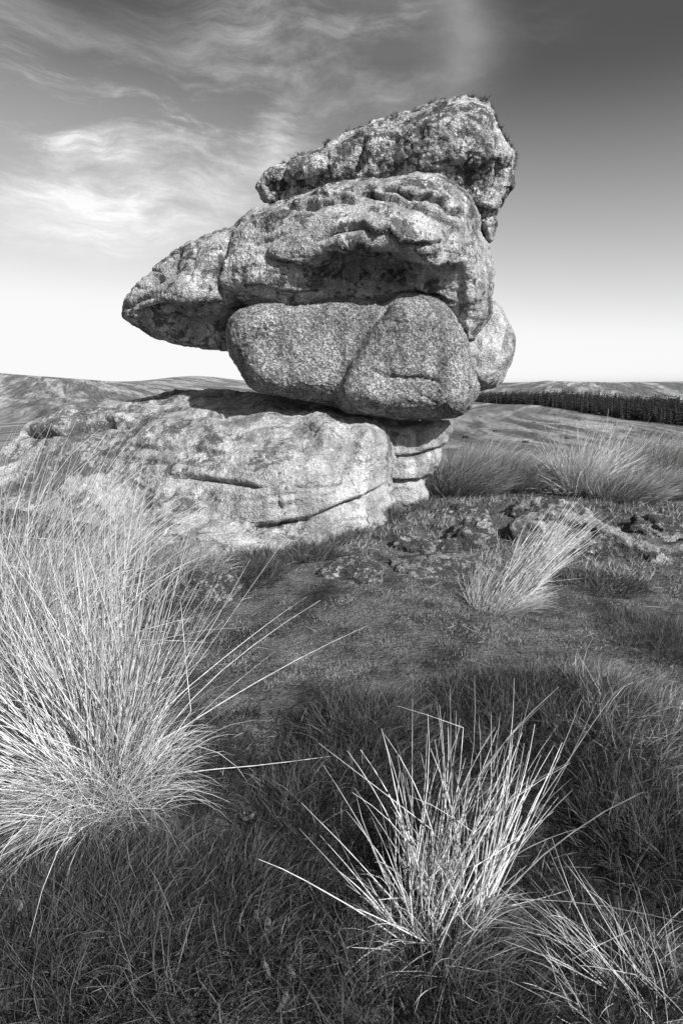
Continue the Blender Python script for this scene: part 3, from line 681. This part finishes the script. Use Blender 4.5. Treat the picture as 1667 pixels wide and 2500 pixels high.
def build_turf():
    """close-cropped moorland turf, finer close to the camera"""
    def batch(n, r0, r1, a0, a1, Lm, wm, pw, name, nseg=2, tone_mul=1.0, lean=.9, grav=.5):
        r = (r0 ** pw + rng.uniform(0, 1, n) * (r1 ** pw - r0 ** pw)) ** (1 / pw); a = rng.uniform(a0, a1, n)
        x, y = r * np.sin(a), r * np.cos(a)
        patch = n2(x, y, .9, 3.0); fine = n2(x, y, 4.5, 8.0)
        keep = rng.uniform(0, 1, n) < np.clip(.78 + .5 * patch + .35 * fine, .25, 1)
        x, y, r, patch, fine = x[keep], y[keep], r[keep], patch[keep], fine[keep]; n = len(x)
        Lb = Lm * (.55 + rng.uniform(0, .9, n)) * np.clip(1 + .9 * fine + .6 * patch, .35, 2.0)
        d, _, _ = fan_dirs(n, lean, (.15, 0)); 
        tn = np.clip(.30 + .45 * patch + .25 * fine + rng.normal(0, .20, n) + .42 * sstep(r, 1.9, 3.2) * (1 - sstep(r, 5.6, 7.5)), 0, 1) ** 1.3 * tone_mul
        tn = np.where(rng.uniform(0, 1, n) < .025, 1.0, tn)
        P = strands(on_ground(x, y), d, Lb, nseg, .25, grav, .12)
        return ribbons(P, wm * (.6 + rng.uniform(0, .8, n)) * np.clip(r / 2.2, .8, 4), tn)
    parts = [batch(90000, .75, 2.5, -R(46), R(46), .055, .0026, 1.1, 'near', 3, .19, 1.0, .7),  # long dark near grass; the foreground's shade is also put into its tone
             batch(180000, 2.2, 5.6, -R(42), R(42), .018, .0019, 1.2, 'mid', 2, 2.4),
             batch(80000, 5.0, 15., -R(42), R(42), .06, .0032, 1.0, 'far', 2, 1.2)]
    foot = np.array([ground_hit(a_, b_)[:2] for a_, b_ in ((380, 1350), (519, 1372), (649, 1362), (786, 1338), (850, 1318), (905, 1290), (946, 1266), (985, 1258), (1040, 1235))])
    seg = rng.integers(0, len(foot) - 1, 9000); tt = rng.uniform(0, 1, 9000)[:, None]
    q = foot[seg] * (1 - tt) + foot[seg + 1] * tt + rng.normal(0, .07, (9000, 2)); cl_ = n2(q[:, 0], q[:, 1], 3.5, 6.6)
    q, cl_ = q[cl_ > -.15], cl_[cl_ > -.15]; nq = len(q); d_, _, _ = fan_dirs(nq, .9)
    parts.append(ribbons(strands(on_ground(q[:, 0], q[:, 1]), d_, .10 * (.4 + rng.uniform(0, 1, nq)) * (1 + cl_), 3, .2, .6, .2), .006 * (.5 + rng.uniform(0, 1, nq)), np.clip(rng.normal(.3, .25, nq), 0, 1)))
    # loose straws lying on the turf
    m_ = 170; rr_ = rng.uniform(1.1, 6, m_); aa_ = rng.uniform(-R(34), R(34), m_); x_, y_ = rr_ * np.sin(aa_), rr_ * np.cos(aa_); az_ = rng.uniform(0, 6.28, m_)
    parts.append(ribbons(strands(on_ground(x_, y_, .035), np.stack([np.cos(az_), np.sin(az_), rng.uniform(-.05, .25, m_)], 1), rng.uniform(.04, .16, m_), 3, 0, .2, .2), .0025 * np.clip(rr_ / 2.2, .8, 2), np.full(m_, 2.2)))
    off = 0; Vs, Fs, Ts = [], [], []
    for V, F, t in parts: Vs.append(V); Fs.append(F + off); Ts.append(t); off += len(V)
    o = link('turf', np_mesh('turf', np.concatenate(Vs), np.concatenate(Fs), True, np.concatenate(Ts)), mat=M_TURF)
    tag(o, 'short dark moorland turf covering the ground around the rocks', 'grass', kind='stuff')
build_turf()

def local(P, c): return P - np.asarray(c)
def hummock(px, py, rad, n, Lm, label, wind=.35, wid=.0024, mat=None, tone=(.35, .22), grav=.9, lean=.8, az_bias=(.1, 0)):
    p = ground_hit(px, py); rr = rad * np.sqrt(rng.uniform(0, 1, n)); a = rng.uniform(0, 2 * math.pi, n)
    x, y = p[0] + rr * np.cos(a), p[1] + rr * np.sin(a)
    d, _, _ = fan_dirs(n, lean, az_bias); out = (rr / rad)[:, None] * np.stack([np.cos(a), np.sin(a), np.zeros(n)], 1) * .6
    clump = n2(x, y, 9., px * .01)
    P = strands(on_ground(x, y), d + out, Lm * (.5 + rng.uniform(0, .8, n)) * (1 - .45 * (rr / rad) ** 2) * np.clip(1 + .7 * clump, .5, 1.6), 4, wind, grav, .25)
    V, F, t = ribbons(P, wid * (.6 + rng.uniform(0, .8, n)), np.clip(rng.normal(tone[0], tone[1], n) + .3 * clump, 0, 1))
    o = link('grass_hummock', np_mesh('grass_hummock', V - p, F, True, t), mat=mat or M_TUSS); o.location = p
    return tag(o, label, 'grass', 'soft hummocks of longer grass in the foreground')
hummock(905, 1810, .34, 5200, .17, 'soft grass hummock just left behind the foreground rush clump')
hummock(1170, 1735, .34, 4200, .14, 'soft grass hummock directly behind the foreground rush clump tips')
hummock(1350, 1760, .40, 6500, .17, 'largest soft grass hummock right behind the foreground rush clump')
hummock(1545, 1760, .34, 5200, .18, 'bleached wind-combed grass hummock near the right edge', .7, .0026, M_MOORGRASS, (.2, .22))
hummock(1650, 2060, .32, 4000, .20, 'dark grass hummock cut by the right edge low down')
hummock(760, 1960, .26, 2600, .13, 'dark grass hummock left of the foreground rush clump')
hummock(1620, 1560, .40, 3000, .12, 'dark low grass hummock at the right edge on the turf')
hummock(500, 2300, .40, 4200, .15, 'dark tangled grass hummock at the bottom below the tall straw tussock')
hummock(150, 2330, .40, 4800, .18, 'dark tangled grass hummock in the bottom left corner')
hummock(420, 1400, .42, 4200, .22, 'pale grass mound against the foot of the broad slab behind the tall straw tussock', .5, .004, M_MOORGRASS, (.35, .22))
hummock(580, 1398, .40, 3600, .15, 'low dark grass mound against the foot of the broad slab', .4, .004)
hummock(760, 1362, .34, 2800, .12, 'thin dark grass fringe under the front of the broad slab', .4, .004)
hummock(250, 1400, .5, 3600, .32, 'pale grass mound under the left half of the broad slab', .6, .004, M_MOORGRASS, (.35, .22))
hummock(1470, 1425, .35, 2200, .10, 'short grass fringe in front of the long low outcrop', .4, .004)
hummock(1000, 2470, .34, 3600, .15, 'dark tangled grass hummock at the bottom in front of the foreground rush clump')

def seed_head(sz):
    V, F = [], []; off = 0
    for _ in range(9):
        c = rng.normal(0, sz * .55, 3); s = sz * rng.uniform(.25, .5)
        o8 = np.array([(1, 0, 0), (-1, 0, 0), (0, 1, 0), (0, -1, 0), (0, 0, 1.6), (0, 0, -1.6)]) * s + c
        V.append(o8); F += [(off + a, off + b_, off + c_) for a, b_, c_ in ((0, 2, 4), (2, 1, 4), (1, 3, 4), (3, 0, 4), (2, 0, 5), (1, 2, 5), (3, 1, 5), (0, 3, 5))]; off += 6
    return np_mesh('seed_head', np.concatenate(V), np.array(F), True)
HEADS = [seed_head(.007) for _ in range(5)]

def rush(name, label, px, py, groups, fine=None, heads=0, grp='rush tussocks', single=300, cl=14, jit=.15, rad_out=.4, sett=.10, loose=.2):
    """tussock: an empty at its foot; each long stem a part; the fine basal grass one mass.
    groups: list of (n, base radius, offset xy, max lean, bias xy, length, radius, wind, gravity)"""
    p = ground_hit(px, py); root = empty(name, p); tag(root, label, 'tussock', grp)
    Pa, Ra = [], []
    for n, br, off, lean, bias, Lm, rad, wind, grav in groups:
        nc = max(6, n // cl); cid = rng.integers(0, nc, n)
        rr = br * np.sqrt(rng.uniform(0, 1, nc))[cid]; a = rng.uniform(0, 2 * math.pi, nc)[cid]
        x, y = p[0] + off[0] + rr * np.cos(a) + rng.normal(0, br * .14, n), p[1] + off[1] + rr * np.sin(a) + rng.normal(0, br * .14, n)
        dc, _, _ = fan_dirs(nc, lean, bias); d = dc[cid] + rng.normal(0, jit, (n, 3)); d[:, :2] += rad_out * np.stack([np.cos(a), np.sin(a)], 1) * (rr / br)[:, None] * math.sin(min(lean, 1.2))
        lose = rng.uniform(0, 1, n) < loose; d[lose] += rng.normal(0, .42, (lose.sum(), 3)); d[:, 2] = np.maximum(d[:, 2], .12)
        Ls = Lm * np.clip(rng.uniform(.45, 1.05, n) * rng.uniform(.8, 1.1, nc)[cid], .25, 1.15)
        pp = strands(on_ground(x, y), d, Ls, 7, wind * rng.uniform(.3, 1.6, n), grav * rng.exponential(1.0, n), .07, sett=sett)
        kink = np.where(rng.uniform(0, 1, n) < .06)[0]
        for q in kink:                       # stems snapped by the wind
            ks = rng.integers(3, 6); ang = rng.normal(0, .9); cs, sn = math.cos(ang), math.sin(ang); rel = pp[q, ks + 1:] - pp[q, ks]
            pp[q, ks + 1:] = pp[q, ks] + np.stack([rel[:, 0] * cs + rel[:, 2] * sn, rel[:, 1], -rel[:, 0] * sn + rel[:, 2] * cs], 1)
        Pa.append(pp)
        Ra.append(rad * rng.uniform(.5, 1.5, n))
    Pa = np.concatenate(Pa) - p; Ra = np.concatenate(Ra)
    order = rng.permutation(len(Pa)); Pa, Ra = Pa[order], Ra[order]
    k = min(single, len(Pa))
    for i in range(k):
        V, F, _ = tubes(Pa[i:i + 1], Ra[i:i + 1], np.zeros(1))
        s = link('stem', np_mesh('stem', V, F), root, M_STEM)
        if i < heads:
            h = link('seed_head', HEADS[i % 5], s, M_MOORGRASS); h.location = Pa[i, 5] + rng.normal(0, .003, 3); h.rotation_euler = (0, 0, rng.uniform(0, 6))
    if len(Pa) > k:
        V, F, t = tubes(Pa[k:], Ra[k:], np.clip(rng.normal(.75, .2, len(Pa) - k), 0, 1))
        tag(link('stem_mass', np_mesh('stem_mass', V, F, True, t), root, M_STRAW), kind='stuff')
    if fine:
        n, br, lean, bias, Lm, wid, wind, grav = fine
        rr = br * np.sqrt(rng.uniform(0, 1, n)); a = rng.uniform(0, 2 * math.pi, n)
        x, y = p[0] + rr * np.cos(a), p[1] + rr * np.sin(a)
        d, _, _ = fan_dirs(n, lean, bias); d[:, :2] += .8 * np.stack([np.cos(a), np.sin(a)], 1) * (rr / br)[:, None]
        P = strands(on_ground(x, y), d, Lm * (.4 + .7 * rng.uniform(0, 1, n)), 5, wind, grav * rng.uniform(.3, 1.6, n), .22)
        V, F, t = ribbons(P - p, wid * (.6 + .8 * rng.uniform(0, 1, n)), np.clip(rng.normal(.5, .28, n), 0, 1))
        tag(link('basal_grass', np_mesh('basal_grass', V, F, True, t), root, M_STRAW), kind='stuff')
    return root

# the tall straw-coloured tussock at the left, its neighbour behind, and the rush clump in front
rush('grass_tussock', 'big bleached straw tussock fanning out at the lower left', 255, 1925,
     [(250, .11, (0, .03), .20, (.05, .10), 1.22, .0021, .10, .03), (180, .12, (-.06, 0), .85, (-.55, .05), .95, .0020, .05, .12), (50, .10, (.04, 0), .45, (.28, .10), .9, .0019, .15, .2), (150, .14, (0, -.05), 1.0, (-.1, -.9), .70, .0013, .05, .9), (10, .10, (.05, 0), .4, (.65, .1), 1.05, .0018, .1, .7)],
     (2300, .24, 1.2, (-.08, -.25), .38, .0019, .1, 1.2), sett=.14, rad_out=.15, jit=.13)
rush('grass_tussock', 'tall wind-bent straw tussock at the left edge in front of the broad slab', 70, 1650,
     [(320, .20, (0, 0), .28, (.10, .05), 1.42, .0023, .45, .10), (120, .18, (.10, 0), .4, (.30, 0), 1.25, .0023, .60, .22), (90, .16, (-.1, 0), .6, (-.35, 0), .9, .0022, .1, .12)],
     (2200, .26, .8, (.1, 0), .40, .0026, .4, .6), sett=.10)
rush('rush_clump', 'sparse rush clump with seed heads in the right foreground', 1065, 2270,
     [(70, .12, (0, .03), .28, (.12, .10), .64, .0019, .03, .03), (80, .11, (.06, .05), .24, (.38, .18), .74, .0020, -.04, .02), (34, .10, (-.04, .03), .5, (-.45, .10), .54, .0018, .0, .14), (14, .06, (-.05, -.04), 1.2, (-.8, -.2), .3, .0017, 0, .1), (40, .12, (.02, .02), .6, (.1, 0), .34, .0017, 0, .05)],
     (520, .16, 1.0, (0, -.05), .22, .0017, .1, .8), heads=36, cl=3, jit=.10, rad_out=.10, sett=.16, loose=.12)
rush('grass_tussock', 'dense straw tussock leaning hard right on the open turf', 1215, 1480,
     [(330, .15, (0, 0), .16, (.70, .05), .88, .0022, .22, .03), (50, .13, (.05, -.03), .4, (1.0, 0), .66, .002, .2, .25)],
     (900, .2, .5, (.6, 0), .32, .003, .3, .5), jit=.09, rad_out=.12, loose=.06, sett=.07)
rush('grass_tussock', 'thin straw tussock lying over in the bottom right corner', 1560, 2440,
     [(26, .06, (0, 0), .25, (-.9, .35), .46, .0010, -.1, .05), (16, .12, (.05, 0), .6, (-.3, .2), .3, .0010, 0, .2)], (400, .2, 1.0, (-.2, 0), .2, .0018, 0, .8))
rush('rush_clump', 'pale spiky rush tussock fanning above the dark rock on the crest', 1395, 1205,
     [(380, .22, (0, -.1), .75, (0, 0), 1.05, .0044, .1, .08), (120, .2, (.2, 0), .6, (.6, 0), 1.15, .0042, .2, .2)], (1200, .4, 1.1, (.1, 0), .7, .006, .2, .6), single=0)
rush('rush_clump', 'pale rush tussock cut by the right edge on the crest', 1660, 1170,
     [(320, .25, (0, -.1), .8, (-.1, 0), 1.05, .0044, .1, .1)], (1200, .4, 1.1, (0, 0), .7, .006, .2, .6), single=0)

def moor_tuft(px, py, rad, n, Lm, label, dist=None, wind=.9, tone=(.42, .22), wid=.007, bias=(.25, 0)):
    p = ground_hit(px, py)
    if dist:
        k = dist / p[1]; p = np.array([p[0] * k, dist, 0.]); p[2] = float(ground_z(p[:1], p[1:2])[0])
    rr = rad * np.sqrt(rng.uniform(0, 1, n)); a = rng.uniform(0, 2 * math.pi, n)
    x, y = p[0] + rr * np.cos(a), p[1] + rr * np.sin(a) * .8
    d, _, _ = fan_dirs(n, .6, bias); d[:, :2] += .7 * np.stack([np.cos(a), np.sin(a)], 1) * (rr / rad)[:, None]
    P = strands(on_ground(x, y), d, Lm * (.45 + .65 * rng.uniform(0, 1, n)) * (1 - .3 * (rr / rad)), 5, wind, .45, .12)
    V, F, t = ribbons(P - p, wid * (.6 + .8 * rng.uniform(0, 1, n)), np.clip(rng.normal(tone[0], tone[1], n), 0, 1))
    o = link('moor_grass_tussock', np_mesh('moor_grass_tussock', V, F, True, t), mat=M_MOORGRASS); o.location = p
    return tag(o, label, 'tussock', 'wind-blown moor grass tussocks on the crest')
moor_tuft(1130, 1190, .55, 3600, .75, 'shaggy moor grass tussock next to the layered pale block', 8.1, .9, (.2, .18))
moor_tuft(1200, 1150, .60, 3200, 1.0, 'wind-blown moor grass tussock behind the shaggy one by the block', 9.2)
moor_tuft(1270, 1190, .55, 3000, .75, 'dark moor grass tussock left of the pale spiky rush tussock', 8.3, .9, (.2, .18))
moor_tuft(1330, 1150, .50, 1800, .8, 'wind-blown moor grass tussock behind the pale spiky rush tussock', 9.8)
moor_tuft(1470, 1160, .55, 2800, 1.05, 'wind-blown moor grass tussock right of the pale spiky rush tussock', 9.0)
moor_tuft(1575, 1150, .60, 3200, 1.2, 'tall wind-blown moor grass tussock near the right edge of the crest', 9.4)
moor_tuft(1680, 1150, .70, 3600, 1.15, 'tallest wind-blown moor grass tussock at the right edge of the crest', 9.0)
moor_tuft(1510, 1240, .50, 2600, .55, 'drooping moor grass tussock above the long low outcrop', 7.6, .9, (.3, .2))
moor_tuft(1600, 1210, .50, 2600, .60, 'drooping moor grass tussock behind the grassed-over rock at the right', 8.0, .9, (.3, .2))
# dry tuft growing from the slab under the rounded boulder
def slab_tuft(px, py, Y, n, Lm, label):
    p = unproj(px, py, Y); a = rng.uniform(0, 2 * math.pi, n); rr = .13 * np.sqrt(rng.uniform(0, 1, n))
    bse = np.stack([p[0] + rr * np.cos(a), p[1] + rr * np.sin(a), np.full(n, p[2] - .03)], 1)
    d, _, _ = fan_dirs(n, 1.2); P = strands(bse, d, Lm * (.4 + .8 * rng.uniform(0, 1, n)), 4, .1, .6, .3)
    V, F, t = ribbons(P - p, np.full(n, .006), np.clip(rng.normal(.55, .25, n), 0, 1))
    o = link('dry_grass_tuft', np_mesh('dry_grass_tuft', V, F, True, t), mat=M_STRAW); o.location = p
    tag(o, label, 'grass', 'dry grass tufts on the broad slab')
slab_tuft(640, 985, 7.6, 260, .18, 'dry grass tuft on the broad slab under the rounded boulder')
slab_tuft(520, 1012, 7.6, 140, .12, 'thin dry grass tuft in a dip on top of the broad slab')

# ------------------------------------------------------------------ plantation beyond the valley
def conifer_mesh(seed, h=1.0, tiers=9, arms=9):
    rg = np.random.default_rng(seed); V, F, t = [], [], []; off = 0
    for i in range(tiers):
        f = i / (tiers - 1); z = .06 + .88 * f; rad = .21 * (1 - f) ** .8 + .012
        a0 = rg.uniform(0, 6.28)
        for k in range(arms):
            a = a0 + 6.283 * k / arms + rg.normal(0, .15); rl = rad * rg.uniform(.75, 1.2); w = .05 * (1.1 - f)
            c, s = math.cos(a), math.sin(a)
            V += [(0, 0, z + .05), (c * rl * .6 - s * w, s * rl * .6 + c * w, z - .01), (c * rl, s * rl, z - .06 * (1.2 - f)), (c * rl * .6 + s * w, s * rl * .6 - c * w, z - .01), (c * rl * .4, s * rl * .4, z - .07)]
            F += [(off, off + 1, off + 2), (off, off + 2, off + 3), (off + 1, off + 4, off + 2), (off + 2, off + 4, off + 3)]; off += 5
            t += [rg.uniform(0, 1)] * 5
    return np.array(V) * h, np.array(F), np.array(t)
CON = [conifer_mesh(s) for s in range(5)]
def build_forest():
    # edge of the wood runs from far (left) to near (right)
    ang = np.array([9., 13., 16., 20., 24., 28., 32., 36.]); dst = np.array([660, 590, 500, 410, 340, 285, 245, 215.])
    cm = [np_mesh('conifer_crown', V, F, False, t) for V, F, t in CON]
    th = np.linspace(0, 6.283, 7)[:-1]
    tv = np.concatenate([np.stack([np.cos(th) * .018, np.sin(th) * .018, np.full(6, -.02)], 1), np.stack([np.cos(th) * .004, np.sin(th) * .004, np.full(6, .9)], 1)])
    tm = np_mesh('conifer_trunk', tv, [(i, (i + 1) % 6, 6 + (i + 1) % 6, 6 + i) for i in range(6)])
    a = 12.4; i = 0
    while a < 33.0:
        d_ = np.interp(a, ang, dst) + rng.uniform(0, 14); x, y = d_ * math.sin(R(a)), d_ * math.cos(R(a))
        z = float(ground_z(np.array([x]), np.array([y]))[0]); h = rng.uniform(4.5, 9.5)
        root = empty('conifer_tree', (x, y, z)); root.scale = (h * rng.uniform(.9, 1.2),) * 2 + (h,); root.rotation_euler = (0, 0, rng.uniform(0, 6))
        tag(root, 'dark conifer standing in the front row of the distant plantation', 'tree', 'conifers along the front edge of the distant plantation')
        link('crown', cm[i % 5], root, M_NEEDLE2); link('trunk', tm, root, M_BARK)
        step_m = 1.2 + rng.exponential(2.2) * (1 + .2 * (d_ > 450)); a += math.degrees(step_m / d_) * .62; i += 1
    # the wood behind the front row reads as one mass
    n = 4200; a = rng.uniform(9, 37, n); dep = 330 * rng.uniform(0, 1, n) ** 1.4
    d_ = np.interp(a, ang, dst) + 5 + dep; x, y = d_ * np.sin(np.radians(a)), d_ * np.cos(np.radians(a))
    kp = n2(x, y, 1 / 90., 5.0) > -.75; x, y = x[kp], y[kp]; n = len(x)
    z = ground_z(x, y); Vs, Fs, Ts = [], [], []; off = 0
    lo = [conifer_mesh(90 + s, tiers=5, arms=6) for s in range(4)]
    hh = rng.uniform(5, 9.5, n) * np.clip(1 + .35 * n2(x, y, 1 / 45., 9.0), .6, 1.3); ry = rng.uniform(0, 6.28, n)
    for s in range(4):
        ii = np.arange(s, n, 4); V, F, t = lo[s]
        c, sn = np.cos(ry[ii])[:, None], np.sin(ry[ii])[:, None]; h = hh[ii][:, None]
        X = (V[None, :, 0] * c - V[None, :, 1] * sn) * h * 1.15 + x[ii][:, None]; Yv = (V[None, :, 0] * sn + V[None, :, 1] * c) * h * 1.15 + y[ii][:, None]; Z = V[None, :, 2] * h + z[ii][:, None]
        Vs.append(np.stack([X, Yv, Z], -1).reshape(-1, 3)); Fs.append((np.arange(len(ii))[:, None, None] * len(V) + F[None]).reshape(-1, 3) + off); off += len(ii) * len(V)
        Ts.append(np.tile(t, len(ii)))
    o = link('conifer_plantation', np_mesh('conifer_plantation', np.concatenate(Vs), np.concatenate(Fs), False, np.concatenate(Ts)), mat=M_NEEDLE)
    tag(o, 'dark conifer plantation spreading over the far valley side', 'forest', kind='stuff')
build_forest()

# ------------------------------------------------------------------ gorse and heather bushes on the far slope
M_GORSE = blade_mat('gorse_leaves', .015, .05, .8, .0)
def bush_mesh(seed):
    rg = np.random.default_rng(seed); n = 150
    d = rg.normal(size=(n, 3)); d[:, 2] = np.abs(d[:, 2]); d /= np.linalg.norm(d, axis=1)[:, None]
    c = d * rg.uniform(.55, 1.05, n)[:, None] * np.array([1, 1, .75]) * (1 + .35 * fbm(d * 1.6 + seed, 2))[:, None]
    a, b_ = rg.normal(0, .16, (n, 3)), rg.normal(0, .16, (n, 3))
    V = np.stack([c - a, c + a * .6 + b_, c + a - b_], 1).reshape(-1, 3)
    return np_mesh('gorse_bush', V, np.arange(3 * n).reshape(-1, 3), False, np.repeat(rg.uniform(0, 1, n), 3))
BM = [bush_mesh(k) for k in range(4)]
k = 0
for a_, d_ in [(12.2, 150), (13.5, 300), (15, 190), (16.5, 360), (17.8, 130), (18.5, 260), (19.6, 210), (20.2, 330), (21.5, 160), (22.4, 280), (23.6, 200), (24.1, 130), (25.5, 240), (26.6, 170), (27.8, 215), (29, 150), (30.2, 190), (-24, 420), (-27, 300), (-29, 520), (-20.5, 480)]:
    x, y = d_ * math.sin(R(a_)), d_ * math.cos(R(a_))
    o = link('gorse_bush', BM[k % 4], None, M_GORSE); o.location = (x, y, float(ground_z(np.array([x]), np.array([y]))[0]) - .1)
    sz = rng.uniform(.3, .95); o.scale = (sz, sz, sz * .9); o.rotation_euler = (0, 0, rng.uniform(0, 6)); k += 1
    tag(o, 'small dark gorse bush dotted on the open moor slope', 'bush', 'gorse bushes dotted over the far moor')

# ------------------------------------------------------------------ moss tufts along the skyline of the upper stones (parts of those stones)
def tuft_mesh(seed):
    n = 46; a = rng.uniform(0, 6.28, n); rr = .05 * np.sqrt(rng.uniform(0, 1, n)); b_ = np.stack([rr * np.cos(a), rr * np.sin(a), np.full(n, -.015)], 1)
    d, _, _ = fan_dirs(n, 1.0); V, F, t = ribbons(strands(b_, d, .055 * (.4 + rng.uniform(0, 1, n)), 2, .1, .3, .2), np.full(n, .008), rng.uniform(0, 1, n) * .6)
    return np_mesh('moss_tuft', V, F, True, t)
TM = [tuft_mesh(k) for k in range(4)]
def moss_on(stone_o, pts, Y):
    dg = bpy.context.evaluated_depsgraph_get(); dg.update(); inv = stone_o.matrix_world.inverted()
    for i, (px, py) in enumerate(pts):
        w = Vector(unproj(px, py, Y)); q = inv @ w
        ok, hit, nrm, _ = stone_o.closest_point_on_mesh(q)
        if not ok: continue
        t = link('moss_tuft', TM[i % 4], stone_o, M_TUSS); t.location = hit; t.rotation_euler = nrm.to_track_quat('Z', 'Y').to_euler(); sc_ = random.uniform(.6, 1.3); t.scale = (sc_,) * 3
moss_on(cap, [(690, 398), (716, 388), (738, 378), (757, 370), (800, 350), (850, 328), (905, 303), (960, 281), (1010, 265), (1050, 250), (1085, 242), (1120, 235), (1150, 235), (1178, 246), (1198, 262), (1212, 285), (1222, 310), (1234, 332), (1246, 356), (1256, 382), (1255, 402)], 7.38)
moss_on(cap, [(960, 320), (990, 300), (1060, 290), (1100, 285), (1000, 350), (1160, 300), (880, 345), (820, 375), (720, 420)], 6.6)
moss_on(mid, [(788, 455), (812, 448), (905, 436), (940, 434), (1000, 427), (1060, 424), (700, 488)], 6.75)

# ------------------------------------------------------------------ fallen leaves and droppings on the turf
M_LEAF = blade_mat('dry_leaf', .08, .2, .7, .1, rnd=True)
def leaf_mesh(seed):
    rg = np.random.default_rng(seed); th = np.linspace(0, 2 * math.pi, 13)[:-1]
    r = .018 * (1 + .25 * np.cos(2 * th) + rg.normal(0, .12, 12)); V = np.stack([r * np.cos(th), r * np.sin(th) * .7, .006 * np.cos(2 * th) + rg.normal(0, .0015, 12)], 1)
    V = np.concatenate([[[0, 0, .004]], V, [[0, 0, .002]], V - [0, 0, .002]])
    F = [(0, 1 + i, 1 + (i + 1) % 12) for i in range(12)] + [(13, 14 + (i + 1) % 12, 14 + i) for i in range(12)]
    return np_mesh('fallen_leaf', V, np.array(F), True)
LM = [leaf_mesh(k) for k in range(3)]
for i, (px, py, tx) in enumerate([(1283, 1600, 'on the open turf before the leaning tussock'), (625, 2255, 'in the dark grass left of the foreground rush clump'), (655, 2280, 'beside another leaf left of the foreground rush clump'), (650, 2390, 'at the bottom below the pair of leaves'),
                                 (715, 2395, 'at the bottom left of the foreground rush stems'), (690, 2470, 'on the very bottom edge in the grass'), (725, 2260, 'nearest to the foreground rush clump on its left'), (610, 2010, 'in the turf right of the big straw tussock'), (50, 2230, 'in the grass at the left edge low down')]):
    p = ground_hit(px, py); o = link('fallen_leaf', LM[i % 3], None, M_LEAF); o.location = (p[0], p[1], p[2] + .03); o.rotation_euler = (rng.normal(0, .3), rng.normal(0, .3), rng.uniform(0, 6))
    tag(o, 'small pale withered leaf ' + tx, 'leaf', 'withered leaves on the turf')
